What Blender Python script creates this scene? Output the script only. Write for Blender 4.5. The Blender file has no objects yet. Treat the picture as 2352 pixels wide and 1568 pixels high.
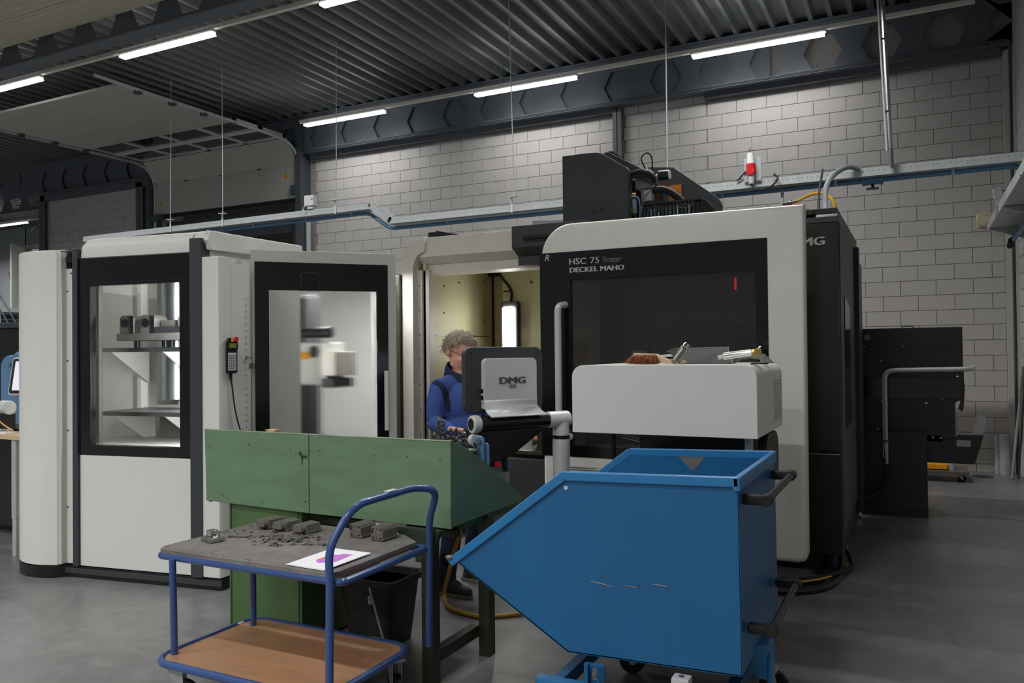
import bpy, bmesh, math, random
from mathutils import Vector, Matrix
random.seed(7)
S = bpy.context.scene
COL = S.collection
PI = math.pi

# ---------------------------------------------------------------- camera, world, exposure
cam_data = bpy.data.cameras.new('camera')
cam_data.sensor_width = 36.0
cam_data.lens = 36.0 * 1838.4 / 2352
cam_data.clip_end = 200
camera = bpy.data.objects.new('camera', cam_data)
COL.objects.link(camera)
def camera_axes(pitch, roll, yaw):
    cy, sy, cp, sp = math.cos(yaw), math.sin(yaw), math.cos(pitch), math.sin(pitch)
    fwd = Vector((-sy * cp, cy * cp, sp)); right = Vector((cy, sy, 0)); up = right.cross(fwd)
    cr, sr = math.cos(roll), math.sin(roll)
    return cr * right + sr * up, -sr * right + cr * up, fwd
r_, u_, f_ = camera_axes(0.0133, -0.01035, 0.46838)
camera.matrix_world = Matrix(((r_.x, u_.x, -f_.x, 0), (r_.y, u_.y, -f_.y, 0), (r_.z, u_.z, -f_.z, 1.58), (0, 0, 0, 1)))
S.camera = camera
S.view_settings.view_transform = 'Standard'
S.view_settings.look = 'None'
S.view_settings.gamma = 1.0
S.view_settings.use_curve_mapping = False
S.view_settings.exposure = -0.2
S.cycles.max_bounces = 8
S.cycles.caustics_reflective = False
S.cycles.caustics_refractive = False
world = bpy.data.worlds.new('hall_light')
S.world = world
world.use_nodes = True
world.node_tree.nodes['Background'].inputs[0].default_value = (0.90, 0.95, 1.0, 1)
world.node_tree.nodes['Background'].inputs[1].default_value = 0.24

# rows of lamps that continue over and behind the camera, outside the frame
LAMP_W = 85
def area_lamp(x, y, z=5.6, power=LAMP_W):
    d = bpy.data.lights.new('hall_lamp', 'AREA'); d.shape = 'RECTANGLE'; d.size = 1.75; d.size_y = 0.12
    d.energy = power; d.color = (1.0, 0.995, 0.985); d.spread = math.radians(150)
    o = bpy.data.objects.new('hall_lamp', d); o.location = (x, y, z); COL.objects.link(o)
    return o
for yy in (3.6, -0.1, -3.8):
    for xx in (-19.2, -15.73, -12.24, -8.75, -5.28, -1.85):
        area_lamp(xx, yy, power=LAMP_W * ({3.6: .5, -0.1: 1.0, -3.8: 2.2}[yy] if xx > -2 else {3.6: .85, -0.1: .9, -3.8: 1.6}[yy]))
for xx in (-8.75, -5.28, -1.85, 1.6):  # unseen extra row added to brighten the machine fronts
    area_lamp(xx, -7.5, power=LAMP_W * 1.8)

# ---------------------------------------------------------------- materials
def lin(c):
    c = c / 255.0
    return c / 12.92 if c <= 0.04045 else ((c + 0.055) / 1.055) ** 2.4
MATS = {}
def mat(name, rgb, rough=0.5, metal=0.0, var=0.08, scale=4.0, bump=0.0, bscale=60.0, coat=0.0, rvar=0.1, stretch=None, dirt=0.0, spec=0.5):
    if name in MATS: return MATS[name]
    m = bpy.data.materials.new(name); m.use_nodes = True
    nt = m.node_tree; N = nt.nodes; L = nt.links; b = N['Principled BSDF']
    base = (lin(rgb[0]), lin(rgb[1]), lin(rgb[2]), 1)
    tc = N.new('ShaderNodeTexCoord'); mp = N.new('ShaderNodeMapping'); L.new(tc.outputs['Object'], mp.inputs[0])
    if stretch: mp.inputs['Scale'].default_value = stretch
    n1 = N.new('ShaderNodeTexNoise'); n1.inputs['Scale'].default_value = scale; n1.inputs['Detail'].default_value = 6
    L.new(mp.outputs[0], n1.inputs['Vector'])
    rp = N.new('ShaderNodeValToRGB'); rp.color_ramp.elements[0].position = 0.3; rp.color_ramp.elements[1].position = 0.7
    lo = 1 - var; hi = 1 + var
    rp.color_ramp.elements[0].color = (base[0] * lo, base[1] * lo, base[2] * lo, 1)
    rp.color_ramp.elements[1].color = (min(1, base[0] * hi), min(1, base[1] * hi), min(1, base[2] * hi), 1)
    L.new(n1.outputs[0], rp.inputs[0])
    out = rp.outputs[0]
    if dirt > 0:
        n2 = N.new('ShaderNodeTexNoise'); n2.inputs['Scale'].default_value = scale * 0.35; n2.inputs['Detail'].default_value = 9; n2.inputs['Roughness'].default_value = 0.7
        L.new(mp.outputs[0], n2.inputs['Vector'])
        r2 = N.new('ShaderNodeValToRGB'); r2.color_ramp.elements[0].position = 0.52; r2.color_ramp.elements[1].position = 0.72
        r2.color_ramp.elements[0].color = (0, 0, 0, 1); r2.color_ramp.elements[1].color = (dirt, dirt, dirt, 1)
        L.new(n2.outputs[0], r2.inputs[0])
        mx = N.new('ShaderNodeMix'); mx.data_type = 'RGBA'
        L.new(r2.outputs[0], mx.inputs[0]); L.new(out, mx.inputs[6]); mx.inputs[7].default_value = (base[0] * .25 + .004, base[1] * .25 + .004, base[2] * .25 + .004, 1)
        out = mx.outputs[2]
    L.new(out, b.inputs['Base Color'])
    mr = N.new('ShaderNodeMapRange'); mr.inputs[3].default_value = max(0.02, rough - rvar * rough); mr.inputs[4].default_value = min(1, rough + rvar * rough)
    L.new(n1.outputs[0], mr.inputs[0]); L.new(mr.outputs[0], b.inputs['Roughness'])
    b.inputs['Metallic'].default_value = metal
    b.inputs['Coat Weight'].default_value = coat
    b.inputs['Specular IOR Level'].default_value = spec
    if bump > 0:
        nb = N.new('ShaderNodeTexNoise'); nb.inputs['Scale'].default_value = bscale; nb.inputs['Detail'].default_value = 4
        L.new(mp.outputs[0], nb.inputs['Vector'])
        bp = N.new('ShaderNodeBump'); bp.inputs['Strength'].default_value = bump; bp.inputs['Distance'].default_value = 0.01
        L.new(nb.outputs[0], bp.inputs['Height']); L.new(bp.outputs[0], b.inputs['Normal'])
    MATS[name] = m
    return m
def emit(name, rgb, strength):
    m = bpy.data.materials.new(name); m.use_nodes = True
    b = m.node_tree.nodes['Principled BSDF']
    b.inputs['Base Color'].default_value = (0.8, 0.8, 0.8, 1)
    b.inputs['Emission Color'].default_value = (lin(rgb[0]), lin(rgb[1]), lin(rgb[2]), 1)
    b.inputs['Emission Strength'].default_value = strength
    MATS[name] = m
    return m
def glass(name, tint=(1, 1, 1), rough=0.0, ior=1.45, thin=True, haze=0.0, blur=None):
    m = bpy.data.materials.new(name); m.use_nodes = True
    nt = m.node_tree; N = nt.nodes; L = nt.links; N.remove(N['Principled BSDF'])
    o = N['Material Output']; t = N.new('ShaderNodeBsdfTransparent'); t.inputs[0].default_value = (*tint, 1)
    g = N.new('ShaderNodeBsdfGlossy'); g.inputs['Roughness'].default_value = rough
    fr = N.new('ShaderNodeFresnel'); fr.inputs[0].default_value = ior
    ge = N.new('ShaderNodeNewGeometry'); ma = N.new('ShaderNodeMath'); ma.operation = 'SUBTRACT'; ma.inputs[0].default_value = 1; ma.use_clamp = True
    L.new(ge.outputs['Backfacing'], ma.inputs[1]); mu = N.new('ShaderNodeMath'); mu.operation = 'MULTIPLY'
    L.new(fr.outputs[0], mu.inputs[0]); L.new(ma.outputs[0], mu.inputs[1])
    mx = N.new('ShaderNodeMixShader'); L.new(mu.outputs[0], mx.inputs[0])
    first = t
    if blur:
        rf = N.new('ShaderNodeBsdfRefraction'); rf.inputs['Color'].default_value = (*tint, 1)
        rf.inputs['Roughness'].default_value = blur; rf.inputs['IOR'].default_value = 1.25
        m2 = N.new('ShaderNodeMixShader'); m2.inputs[0].default_value = 0.7
        L.new(t.outputs[0], m2.inputs[1]); L.new(rf.outputs[0], m2.inputs[2]); first = m2
    if haze > 0:  # diffuse grey haze standing in for reflections
        df = N.new('ShaderNodeBsdfDiffuse'); df.inputs[0].default_value = (.5, .5, .5, 1); m3 = N.new('ShaderNodeMixShader'); m3.inputs[0].default_value = haze
        L.new(first.outputs[0], m3.inputs[1]); L.new(df.outputs[0], m3.inputs[2]); first = m3
    L.new(first.outputs[0], mx.inputs[1]); L.new(g.outputs[0], mx.inputs[2]); L.new(mx.outputs[0], o.inputs[0])
    MATS[name] = m
    return m

WHITE = mat('white_powder_coat', (226, 226, 221), .38, var=.015, scale=2)
WHITE2 = mat('warm_white_enamel', (233, 231, 224), .35, var=.02, scale=2.5, dirt=.05)
OFFWHITE = mat('ivory_enamel', (224, 220, 208), .4, var=.03, scale=3, dirt=.08)
GREYWHITE = mat('pale_grey_enamel', (196, 195, 190), .42, var=.03, scale=3)
CREAM = mat('cream_coated_steel', (204, 195, 156), .5, var=.08, scale=2.2, dirt=.25)
BLACK = mat('black_enamel', (19, 20, 22), .35, var=.15, scale=3)
BLACKGLOSS = mat('black_gloss_panel', (17, 17, 18), .14, var=.1, scale=2)
ANTHRA = mat('anthracite_enamel', (58, 60, 63), .42, var=.08, scale=3)
DARKGREY = mat('dark_grey_sheet', (52, 53, 54), .5, var=.12, scale=4, dirt=.3)
RUBBER = mat('black_rubber', (18, 18, 18), .7, var=.15, scale=20)
ALU = mat('brushed_aluminium', (178, 180, 182), .32, 1.0, var=.06, scale=6)
ALUPAINT = mat('silver_paint', (212, 212, 213), .36, .12, var=.03, scale=5)
STEEL = mat('machined_steel', (150, 150, 148), .28, 1.0, var=.12, scale=9)
DULLSTEEL = mat('dull_cast_steel', (124, 120, 116), .48, .45, var=.1, scale=14, bump=.15, bscale=140)
CHROME = mat('chrome', (215, 215, 210), .1, 1.0, var=.03, scale=10)
DRILLSTEEL = mat('dark_tool_steel', (112, 110, 106), .42, .8, var=.2, scale=20)
BRASS = mat('brass', (190, 165, 95), .25, 1.0, var=.08, scale=10)
GALV = mat('galvanised_steel', (182, 187, 188), .42, .2, var=.08, scale=14)
STEELBLUE = mat('grey_blue_steel_paint', (92, 98, 106), .5, var=.05, scale=3)
STEELDARK = mat('dark_grey_steel_paint', (70, 77, 83), .55, var=.08, scale=3)
DECK = mat('galvanised_roof_deck', (116, 120, 118), .45, .25, var=.12, scale=2.5, stretch=(1, .15, 1))
BLOCK = mat('painted_concrete_block', (190, 187, 183), .75, var=.035, scale=5, bump=.15, bscale=70)
MORTAR = mat('grey_mortar', (158, 152, 148), .9, var=.1, scale=20)
GREEN = mat('green_painted_board', (104, 134, 104), .5, var=.1, scale=4, stretch=(1, 1, 3.5), bump=.12, bscale=40, dirt=.16)
GREENEDGE = mat('worn_green_edge', (128, 142, 112), .6, var=.25, scale=14)
GREENSTEEL = mat('green_steel_paint', (76, 104, 62), .45, var=.1, scale=4, dirt=.25)
DKGREEN = mat('dark_green_steel', (48, 56, 40), .45, var=.15, scale=5, dirt=.3)
SKIPBLUE = mat('blue_skip_enamel', (28, 98, 148), .36, var=.07, scale=3, dirt=.12, stretch=(1, 1, .5))
SKIPRIM = mat('bright_blue_rim_enamel', (42, 122, 180), .32, var=.06, scale=5, dirt=.05)
CARTBLUE = mat('cobalt_blue_tube_enamel', (52, 80, 134), .28, var=.06, scale=5, coat=.3)
PIPEBLUE = mat('blue_air_pipe', (92, 136, 176), .4, var=.05, scale=6)
WOOD = mat('beech_laminate', (176, 132, 98), .42, var=.12, scale=3.5, stretch=(1, 8, 1), dirt=.12)
PALEWOOD = mat('pale_wood', (205, 178, 140), .5, var=.1, scale=8, stretch=(1, 6, 6))
MAT = mat('grey_rubber_mat', (122, 118, 115), .9, var=.2, scale=10, bump=.6, bscale=160, dirt=.22)
PAPER = mat('white_paper', (238, 236, 242), .7, var=.01)
PURPLE = mat('purple_print', (190, 120, 205), .7, var=.03)
ORANGE = mat('orange_print', (225, 140, 20), .6, var=.06, scale=10)
ORANGETEXT = mat('brown_print', (130, 78, 16), .6, var=.05)
YELLOW = mat('yellow_hose', (196, 150, 40), .4, var=.12, scale=10)
YELLOWPAINT = mat('yellow_enamel', (240, 165, 20), .4, var=.05)
RED = mat('red_plastic', (205, 30, 38), .35, var=.05)
BLUECLOTH = mat('royal_blue_sweater', (60, 84, 150), .9, var=.06, scale=30, bump=.08, bscale=420)
NAVYCLOTH = mat('navy_cloth', (24, 30, 58), .85, var=.15, scale=14, bump=.3, bscale=220)
SKIN = mat('skin', (214, 158, 136), .5, var=.09, scale=14)
HAIR = mat('grey_brown_hair', (152, 138, 124), .6, var=.3, scale=60, bump=.4, bscale=260)
SHOE = mat('dark_grey_shoe', (52, 50, 50), .7, var=.2, scale=20, bump=.3, bscale=120)
SOLE = mat('grey_shoe_sole', (110, 106, 100), .7, var=.1)
BRISTLE = mat('brown_bristle', (150, 86, 44), .7, var=.4, scale=40)
PRINTDARK = mat('dark_grey_print', (78, 80, 84), .5, var=.02)
PRINTSILVER = mat('silver_print', (190, 190, 192), .4, var=.02)
PRINTDIM = mat('dim_silver_print', (120, 121, 124), .4, var=.02)
PLASTICCREAM = mat('cream_plastic', (214, 206, 176), .5, var=.03)
GREYPLASTIC = mat('light_grey_plastic', (200, 202, 204), .45, var=.02)
BUCKET = mat('grimy_black_plastic', (50, 45, 42), .6, var=.25, scale=7, dirt=.2)
LCDGREEN = mat('green_lcd', (120, 140, 50), .3, var=.03)
FARWALL = mat('far_grey_plaster', (150, 156, 156), .8, var=.04, scale=1)
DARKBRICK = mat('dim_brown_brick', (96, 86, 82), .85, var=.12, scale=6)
DOORPANEL = mat('overhead_door_panel', (176, 174, 168), .55, var=.03, scale=2, bump=.08, bscale=120)
BEIGEPANEL = mat('beige_roller_panel', (186, 182, 160), .55, var=.03, scale=2)
LAMP = emit('fluorescent_tube', (250, 252, 255), 13)
WORKLAMP = emit('machine_work_lamp', (252, 252, 245), 22)
REDREFLECTION = emit('red_reflection_glow', (255, 30, 50), 6)  # glow for the red reflection in the door window
SCREEN = emit('lit_screen', (196, 186, 208), .8)
CLEAR = glass('clear_acrylic', (.93, .95, .95), .02)
SMOKED = glass('smoked_safety_glass', (.26, .27, .28), .05, ior=1.5, haze=.045)  # grey haze imitates the bright hall reflected in the pane
FROST = glass('scuffed_polycarbonate', (.93, .94, .94), .25, blur=.16)
DOORGLASS = glass('dusty_door_glass', (.55, .56, .58), .1)

# concrete floor
def floor_material():
    m = bpy.data.materials.new('polished_concrete'); m.use_nodes = True
    nt = m.node_tree; N = nt.nodes; L = nt.links; b = N['Principled BSDF']
    tc = N.new('ShaderNodeTexCoord')
    n1 = N.new('ShaderNodeTexNoise'); n1.inputs['Scale'].default_value = .55; n1.inputs['Detail'].default_value = 8; n1.inputs['Roughness'].default_value = .62
    n2 = N.new('ShaderNodeTexNoise'); n2.inputs['Scale'].default_value = 9; n2.inputs['Detail'].default_value = 8
    L.new(tc.outputs['Object'], n1.inputs[0]); L.new(tc.outputs['Object'], n2.inputs[0])
    rp = N.new('ShaderNodeValToRGB'); e = rp.color_ramp.elements
    e[0].position = .3; e[0].color = (.122, .125, .127, 1); e[1].position = .72; e[1].color = (.245, .245, .24, 1)
    L.new(n1.outputs[0], rp.inputs[0])
    r2 = N.new('ShaderNodeValToRGB'); r2.color_ramp.elements[0].position = .3; r2.color_ramp.elements[1].position = .7
    r2.color_ramp.elements[0].color = (.82, .82, .82, 1); r2.color_ramp.elements[1].color = (1.08, 1.08, 1.08, 1)
    L.new(n2.outputs[0], r2.inputs[0])
    mx = N.new('ShaderNodeMix'); mx.data_type = 'RGBA'; mx.blend_type = 'MULTIPLY'; mx.inputs[0].default_value = 1
    L.new(rp.outputs[0], mx.inputs[6]); L.new(r2.outputs[0], mx.inputs[7]); L.new(mx.outputs[2], b.inputs['Base Color'])
    mr = N.new('ShaderNodeMapRange'); mr.inputs[3].default_value = .26; mr.inputs[4].default_value = .46
    L.new(n1.outputs[0], mr.inputs[0]); L.new(mr.outputs[0], b.inputs['Roughness'])
    return m
CONCRETE = floor_material()

# ---------------------------------------------------------------- mesh helpers
def fillet(pts, rad, n=6):
    """round the corners of a polyline"""
    pts = [Vector(p) for p in pts]; out = [pts[0]]
    for i in range(1, len(pts) - 1):
        a, b, c = pts[i - 1], pts[i], pts[i + 1]
        d1 = (a - b); d2 = (c - b); l1, l2 = d1.length, d2.length
        r = min(rad, l1 * .49, l2 * .49)
        p, q = b + d1 / l1 * r, b + d2 / l2 * r
        for k in range(n + 1):
            t = k / n
            out.append(p * (1 - t) ** 2 + b * 2 * t * (1 - t) + q * t * t)
    out.append(pts[-1])
    return out
def spline(pts, n=8):
    pts = [Vector(p) for p in pts]; out = []
    P = [pts[0] * 2 - pts[1]] + pts + [pts[-1] * 2 - pts[-2]]
    for i in range(1, len(P) - 2):
        for k in range(n):
            t = k / n; a, b, c, d = P[i - 1], P[i], P[i + 1], P[i + 2]
            out.append(.5 * ((2 * b) + (c - a) * t + (2 * a - 5 * b + 4 * c - d) * t * t + (3 * b - a - 3 * c + d) * t ** 3))
    out.append(pts[-1]); return out
def rrect(x0, z0, x1, z1, r, n=5, corners=(1, 1, 1, 1)):
    """rounded rectangle outline, corners = bottom-left, bottom-right, top-right, top-left"""
    out = []
    for (cx, cz, a0, on) in ((x0 + r, z0 + r, PI, corners[0]), (x1 - r, z0 + r, 1.5 * PI, corners[1]), (x1 - r, z1 - r, 0, corners[2]), (x0 + r, z1 - r, .5 * PI, corners[3])):
        if on:
            for k in range(n + 1):
                a = a0 + .5 * PI * k / n; out.append((cx + r * math.cos(a), cz + r * math.sin(a)))
        else:
            out.append((cx + (r if cx > (x0 + x1) / 2 else -r), cz + (r if cz > (z0 + z1) / 2 else -r)))
    return out
WORLD_ROOTS = {}
class MB:
    def __init__(s): s.bm = bmesh.new()
    def box(s, a, b):
        (x0, y0, z0), (x1, y1, z1) = a, b
        v = [s.bm.verts.new(p) for p in ((x0, y0, z0), (x1, y0, z0), (x1, y1, z0), (x0, y1, z0), (x0, y0, z1), (x1, y0, z1), (x1, y1, z1), (x0, y1, z1))]
        for f in ((0, 3, 2, 1), (4, 5, 6, 7), (0, 1, 5, 4), (1, 2, 6, 5), (2, 3, 7, 6), (3, 0, 4, 7)): s.bm.faces.new([v[i] for i in f])
        return s
    def obox(s, c, size, rx=0, ry=0, rz=0):
        n0 = len(s.bm.verts); h = [q / 2 for q in size]
        k = MB().box((-h[0], -h[1], -h[2]), (h[0], h[1], h[2]))
        M = Matrix.Translation(c) @ Matrix.Rotation(rz, 4, 'Z') @ Matrix.Rotation(ry, 4, 'Y') @ Matrix.Rotation(rx, 4, 'X')
        return s.add(k, M)
    def add(s, other, M=None):
        if M is not None: other.bm.transform(M)
        me = bpy.data.meshes.new('tmp'); other.bm.to_mesh(me); s.bm.from_mesh(me); bpy.data.meshes.remove(me); other.bm.free()
        return s
    def tube(s, pts, r, n=8, closed=False, caps=True):
        pts = [Vector(p) for p in pts]; m = len(pts)
        rad = r if isinstance(r, (list, tuple)) else [r] * m
        tang = []
        for i in range(m):
            a = pts[(i - 1) % m] if (closed or i > 0) else pts[i]; b = pts[(i + 1) % m] if (closed or i < m - 1) else pts[i]
            t = (b - a); tang.append(t.normalized() if t.length > 1e-9 else Vector((0, 0, 1)))
        t = tang[0]; u = t.cross(Vector((0, 0, 1)))
        if u.length < 1e-3: u = t.cross(Vector((1, 0, 0)))
        u.normalize(); rings = []
        for i in range(m):
            t = tang[i]; u = (u - t * u.dot(t)).normalized(); w = t.cross(u)
            rings.append([s.bm.verts.new(pts[i] + (u * math.cos(2 * PI * k / n) + w * math.sin(2 * PI * k / n)) * rad[i]) for k in range(n)])
        for i in range(m if closed else m - 1):
            a, b = rings[i], rings[(i + 1) % m]
            for k in range(n): s.bm.faces.new((a[k], a[(k + 1) % n], b[(k + 1) % n], b[k]))
        if caps and not closed:
            s.bm.faces.new(rings[0][::-1]); s.bm.faces.new(rings[-1])
        return s
    def cyl(s, p0, p1, r0, r1=None, n=16): return s.tube([p0, p1], [r0, r0 if r1 is None else r1], n)
    def prism(s, poly, axis, a, b):
        def P(u, v, w): return {'x': (w, u, v), 'y': (u, w, v), 'z': (u, v, w)}[axis]
        A = [s.bm.verts.new(P(u, v, a)) for u, v in poly]; B = [s.bm.verts.new(P(u, v, b)) for u, v in poly]
        n = len(poly)
        s.bm.faces.new(A); s.bm.faces.new(B[::-1])
        for i in range(n): s.bm.faces.new((A[i], B[i], B[(i + 1) % n], A[(i + 1) % n]))
        return s
    def round_prism(s, poly, y0, y1, r, steps=5):
        """x-z outline from y0 (front, rounded edge of radius r) back to y1"""
        area = sum(a[0] * b[1] - b[0] * a[1] for a, b in zip(poly, poly[1:] + poly[:1]))
        sg = 1 if area > 0 else -1; n = len(poly); P = [Vector(p) for p in poly]; nrm = []
        for i in range(n):
            d1 = (P[i] - P[i - 1]).normalized(); d2 = (P[(i + 1) % n] - P[i]).normalized()
            n1 = Vector((-d1.y, d1.x)) * sg; n2 = Vector((-d2.y, d2.x)) * sg; m = n1 + n2
            nrm.append(m / max(.3, 1 + n1.dot(n2)))
        rings = []
        for k in range(steps + 1):
            a = .5 * PI * k / steps; ins = r * (1 - math.sin(a)); y = y0 + r * (1 - math.cos(a))
            rings.append([s.bm.verts.new((P[i].x + nrm[i].x * ins, y, P[i].y + nrm[i].y * ins)) for i in range(n)])
        rings.append([s.bm.verts.new((p.x, y1, p.y)) for p in P])
        s.bm.faces.new(rings[0]); s.bm.faces.new(rings[-1][::-1])
        for a, b in zip(rings, rings[1:]):
            for i in range(n): s.bm.faces.new((a[i], a[(i + 1) % n], b[(i + 1) % n], b[i]))
        return s
    def frame(s, outer, inner, y0, y1):
        """rectangular ring in the x-z plane: outer / inner = (x0, z0, x1, z1)"""
        X0, Z0, X1, Z1 = outer; x0, z0, x1, z1 = inner
        O = [(X0, Z0), (X1, Z0), (X1, Z1), (X0, Z1)]; I = [(x0, z0), (x1, z0), (x1, z1), (x0, z1)]
        V = {}
        for nm, L_ in (('o', O), ('i', I)):
            for j, y in enumerate((y0, y1)):
                V[nm, j] = [s.bm.verts.new((x, y, z)) for x, z in L_]
        for k in range(4):
            m = (k + 1) % 4
            s.bm.faces.new((V['o', 0][k], V['o', 0][m], V['i', 0][m], V['i', 0][k]))
            s.bm.faces.new((V['o', 1][m], V['o', 1][k], V['i', 1][k], V['i', 1][m]))
            s.bm.faces.new((V['o', 0][m], V['o', 0][k], V['o', 1][k], V['o', 1][m]))
            s.bm.faces.new((V['i', 0][k], V['i', 0][m], V['i', 1][m], V['i', 1][k]))
        return s
    def lathe(s, prof, c, n=20, M=None):
        """profile of (radius, z) around the z axis through c"""
        k = MB(); rings = []
        for r, z in prof:
            rings.append([k.bm.verts.new((max(r, 1e-4) * math.cos(2 * PI * i / n), max(r, 1e-4) * math.sin(2 * PI * i / n), z)) for i in range(n)])
        for a, b in zip(rings, rings[1:]):
            for i in range(n): k.bm.faces.new((a[i], a[(i + 1) % n], b[(i + 1) % n], b[i]))
        k.bm.faces.new(rings[0][::-1]); k.bm.faces.new(rings[-1])
        T = Matrix.Translation(c) @ (M if M is not None else Matrix())
        return s.add(k, T)
    def ball(s, c, r, sub=2, scale=(1, 1, 1), M=None):
        k = MB(); bmesh.ops.create_icosphere(k.bm, subdivisions=sub, radius=1)
        T = Matrix.Translation(c) @ (M if M is not None else Matrix()) @ Matrix.Diagonal((r * scale[0], r * scale[1], r * scale[2], 1))
        return s.add(k, T)
    def poly(s, pts):
        s.bm.faces.new([s.bm.verts.new(p) for p in pts]); return s
    def build(s, name, material, parent=None, bevel=0, seg=2, smooth=35, angle=.5):
        bm = s.bm
        bmesh.ops.recalc_face_normals(bm, faces=bm.faces)
        root = parent
        while root is not None and root.parent is not None: root = root.parent
        if root is not None and root.name in WORLD_ROOTS: bm.transform(Matrix.Translation(-Vector(WORLD_ROOTS[root.name])))
        if bevel > 0:
            es = [e for e in bm.edges if len(e.link_faces) == 2 and e.calc_face_angle(0) > angle]
            bmesh.ops.bevel(bm, geom=es, offset=bevel, segments=seg, affect='EDGES', profile=.5, clamp_overlap=True)
        me = bpy.data.meshes.new(name); bm.to_mesh(me); bm.free()
        for m in (material if isinstance(material, (list, tuple)) else [material]): me.materials.append(m)
        if smooth:
            me.polygons.foreach_set('use_smooth', [True] * len(me.polygons))
            me.set_sharp_from_angle(angle=math.radians(smooth))
        o = bpy.data.objects.new(name, me); COL.objects.link(o)
        if parent is not None: o.parent = parent
        if bevel > 0 and smooth:
            w = o.modifiers.new('weighted_normals', 'WEIGHTED_NORMAL'); w.keep_sharp = True; w.weight = 80
        return o
def tag(o, label=None, cat=None, group=None, kind=None):
    if label: o['label'] = label
    if cat: o['category'] = cat
    if group: o['group'] = group
    if kind: o['kind'] = kind
    return o
def thing(name, label, cat, loc, rz=None, group=None, ry=0):
    """an Empty at the base of a thing; rz=None means its parts are given in world coordinates"""
    o = bpy.data.objects.new(name, None); COL.objects.link(o); o.location = loc; o.empty_display_size = .1
    if rz is None: WORLD_ROOTS[o.name] = tuple(loc)
    else: o.rotation_euler = (0, ry, rz)
    return tag(o, label, cat, group)
def struct(o, label): return tag(o, label, None, None, 'structure')
def copy_tree(o, parent=None):
    c = o.copy(); COL.objects.link(c)
    if parent is not None: c.parent = parent
    for ch in list(o.children): copy_tree(ch, c)
    return c
def text(name, body, size, material, parent, loc, rot, extrude=.002, shear=0.0, bold=0.0, xs=1.0, space=1.0, align='LEFT', fit=None, thick=0.0):
    cu = bpy.data.curves.new(name, 'FONT'); cu.body = body; cu.size = size; cu.extrude = extrude; cu.shear = shear
    cu.offset = bold; cu.space_character = space; cu.align_x = align; cu.resolution_u = 3
    t = bpy.data.objects.new(name + '_tmp', cu); COL.objects.link(t)
    dg = bpy.context.evaluated_depsgraph_get(); me = bpy.data.meshes.new_from_object(t.evaluated_get(dg))
    bpy.data.objects.remove(t); bpy.data.curves.remove(cu)
    me.materials.clear(); me.materials.append(material)
    if thick > 0:
        b_ = bmesh.new(); b_.from_mesh(me)
        for k_ in (-1, 1):
            m2 = me.copy(); m2.transform(Matrix.Translation((k_ * thick, k_ * thick * .2, k_ * .0004))); b_.from_mesh(m2); bpy.data.meshes.remove(m2)
        b_.to_mesh(me); b_.free()
    if fit:
        xx = [v.co.x for v in me.vertices]; me.transform(Matrix.Translation((-min(xx), 0, 0))); xs = fit / (max(xx) - min(xx))
    root = parent
    while root is not None and root.parent is not None: root = root.parent
    off = Vector(WORLD_ROOTS.get(root.name, (0, 0, 0))) if root is not None else Vector((0, 0, 0))
    M = Matrix.Translation(Vector(loc) - off) @ rot.to_4x4() @ Matrix.Diagonal((xs, 1, 1, 1))
    me.transform(M)
    o = bpy.data.objects.new(name, me); COL.objects.link(o); o.parent = parent
    return o
R_FRONT = Matrix.Rotation(PI / 2, 3, 'X')      # text standing in the x-z plane, read from -y
# ---------------------------------------------------------------- floor, walls, roof
struct(MB().box((-40, -10, -.2), (1.3, 20, 0)).build('floor', CONCRETE), 'polished grey concrete floor of the workshop')

def chamfer_block(w=.413, h=.1906, d=.055, c=.003):
    m = MB(); v = []
    for x0, x1, z0, z1, y in ((0, w, 0, h, d), (0, w, 0, h, c), (c, w - c, c, h - c, 0)):
        v.append([m.bm.verts.new(p) for p in ((x0, y, z0), (x1, y, z0), (x1, y, z1), (x0, y, z1))])
    for a, b in ((v[0], v[1]), (v[1], v[2])):
        for k in range(4): m.bm.faces.new((a[k], a[(k + 1) % 4], b[(k + 1) % 4], b[k]))
    m.bm.faces.new(v[2]); return m
WALL_Y = 11.77
wall_back = struct(MB().box((-18.2, WALL_Y + .012, 0), (-14.25, 12.05, 6.15)).box((-10.2, WALL_Y + .012, 0), (1.3, 12.05, 6.15)).box((-14.3, WALL_Y + .012, 5.6), (-10.15, 12.05, 6.15)).build('wall_back', MORTAR), 'back wall of white painted concrete blocks')
base = chamfer_block().build('block', BLOCK, wall_back, smooth=0)
block_mesh = base.data; bpy.data.objects.remove(base)
cells = []
for k in range(-1, 27):
    z = .102 + .1966 * k; off = .235 if k % 2 else .0255
    for j in range(-48, 4):
        x0 = off + j * .419 + .003; x1 = x0 + .413
        for lo, hi, top in ((-18.1, -14.92, 5.24), (-14.62, -14.3, 5.24), (-10.06, -4.13, 5.24), (-3.985, -2.72, 5.33), (-2.72, 1.005, 5.24)):
            a, b = max(x0, lo), min(x1, hi)
            zb, zt = max(z + .003, 0.0), min(z + .003 + .1906, top)
            if b - a > .03 and zt - zb > .03: cells.append((a, b, zb, zt))
def block_rank(c):
    a, b, z0, z1 = c
    if b < -10.2: return 1e6
    if a > -.75: return -a
    return 10 - a + (50 if z0 < 2.45 else 0) + (30 if (z0 < 2.75 and a < -4) else 0)
cells.sort(key=block_rank)
for a, b, z0, z1 in cells[:300]:
    o = bpy.data.objects.new('block', block_mesh); COL.objects.link(o); o.parent = wall_back
    o.location = (a, WALL_Y + random.uniform(-.0015, .0015), z0); o.scale = ((b - a) / .413, 1, (z1 - z0) / .1906)
rest = MB()
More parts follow.
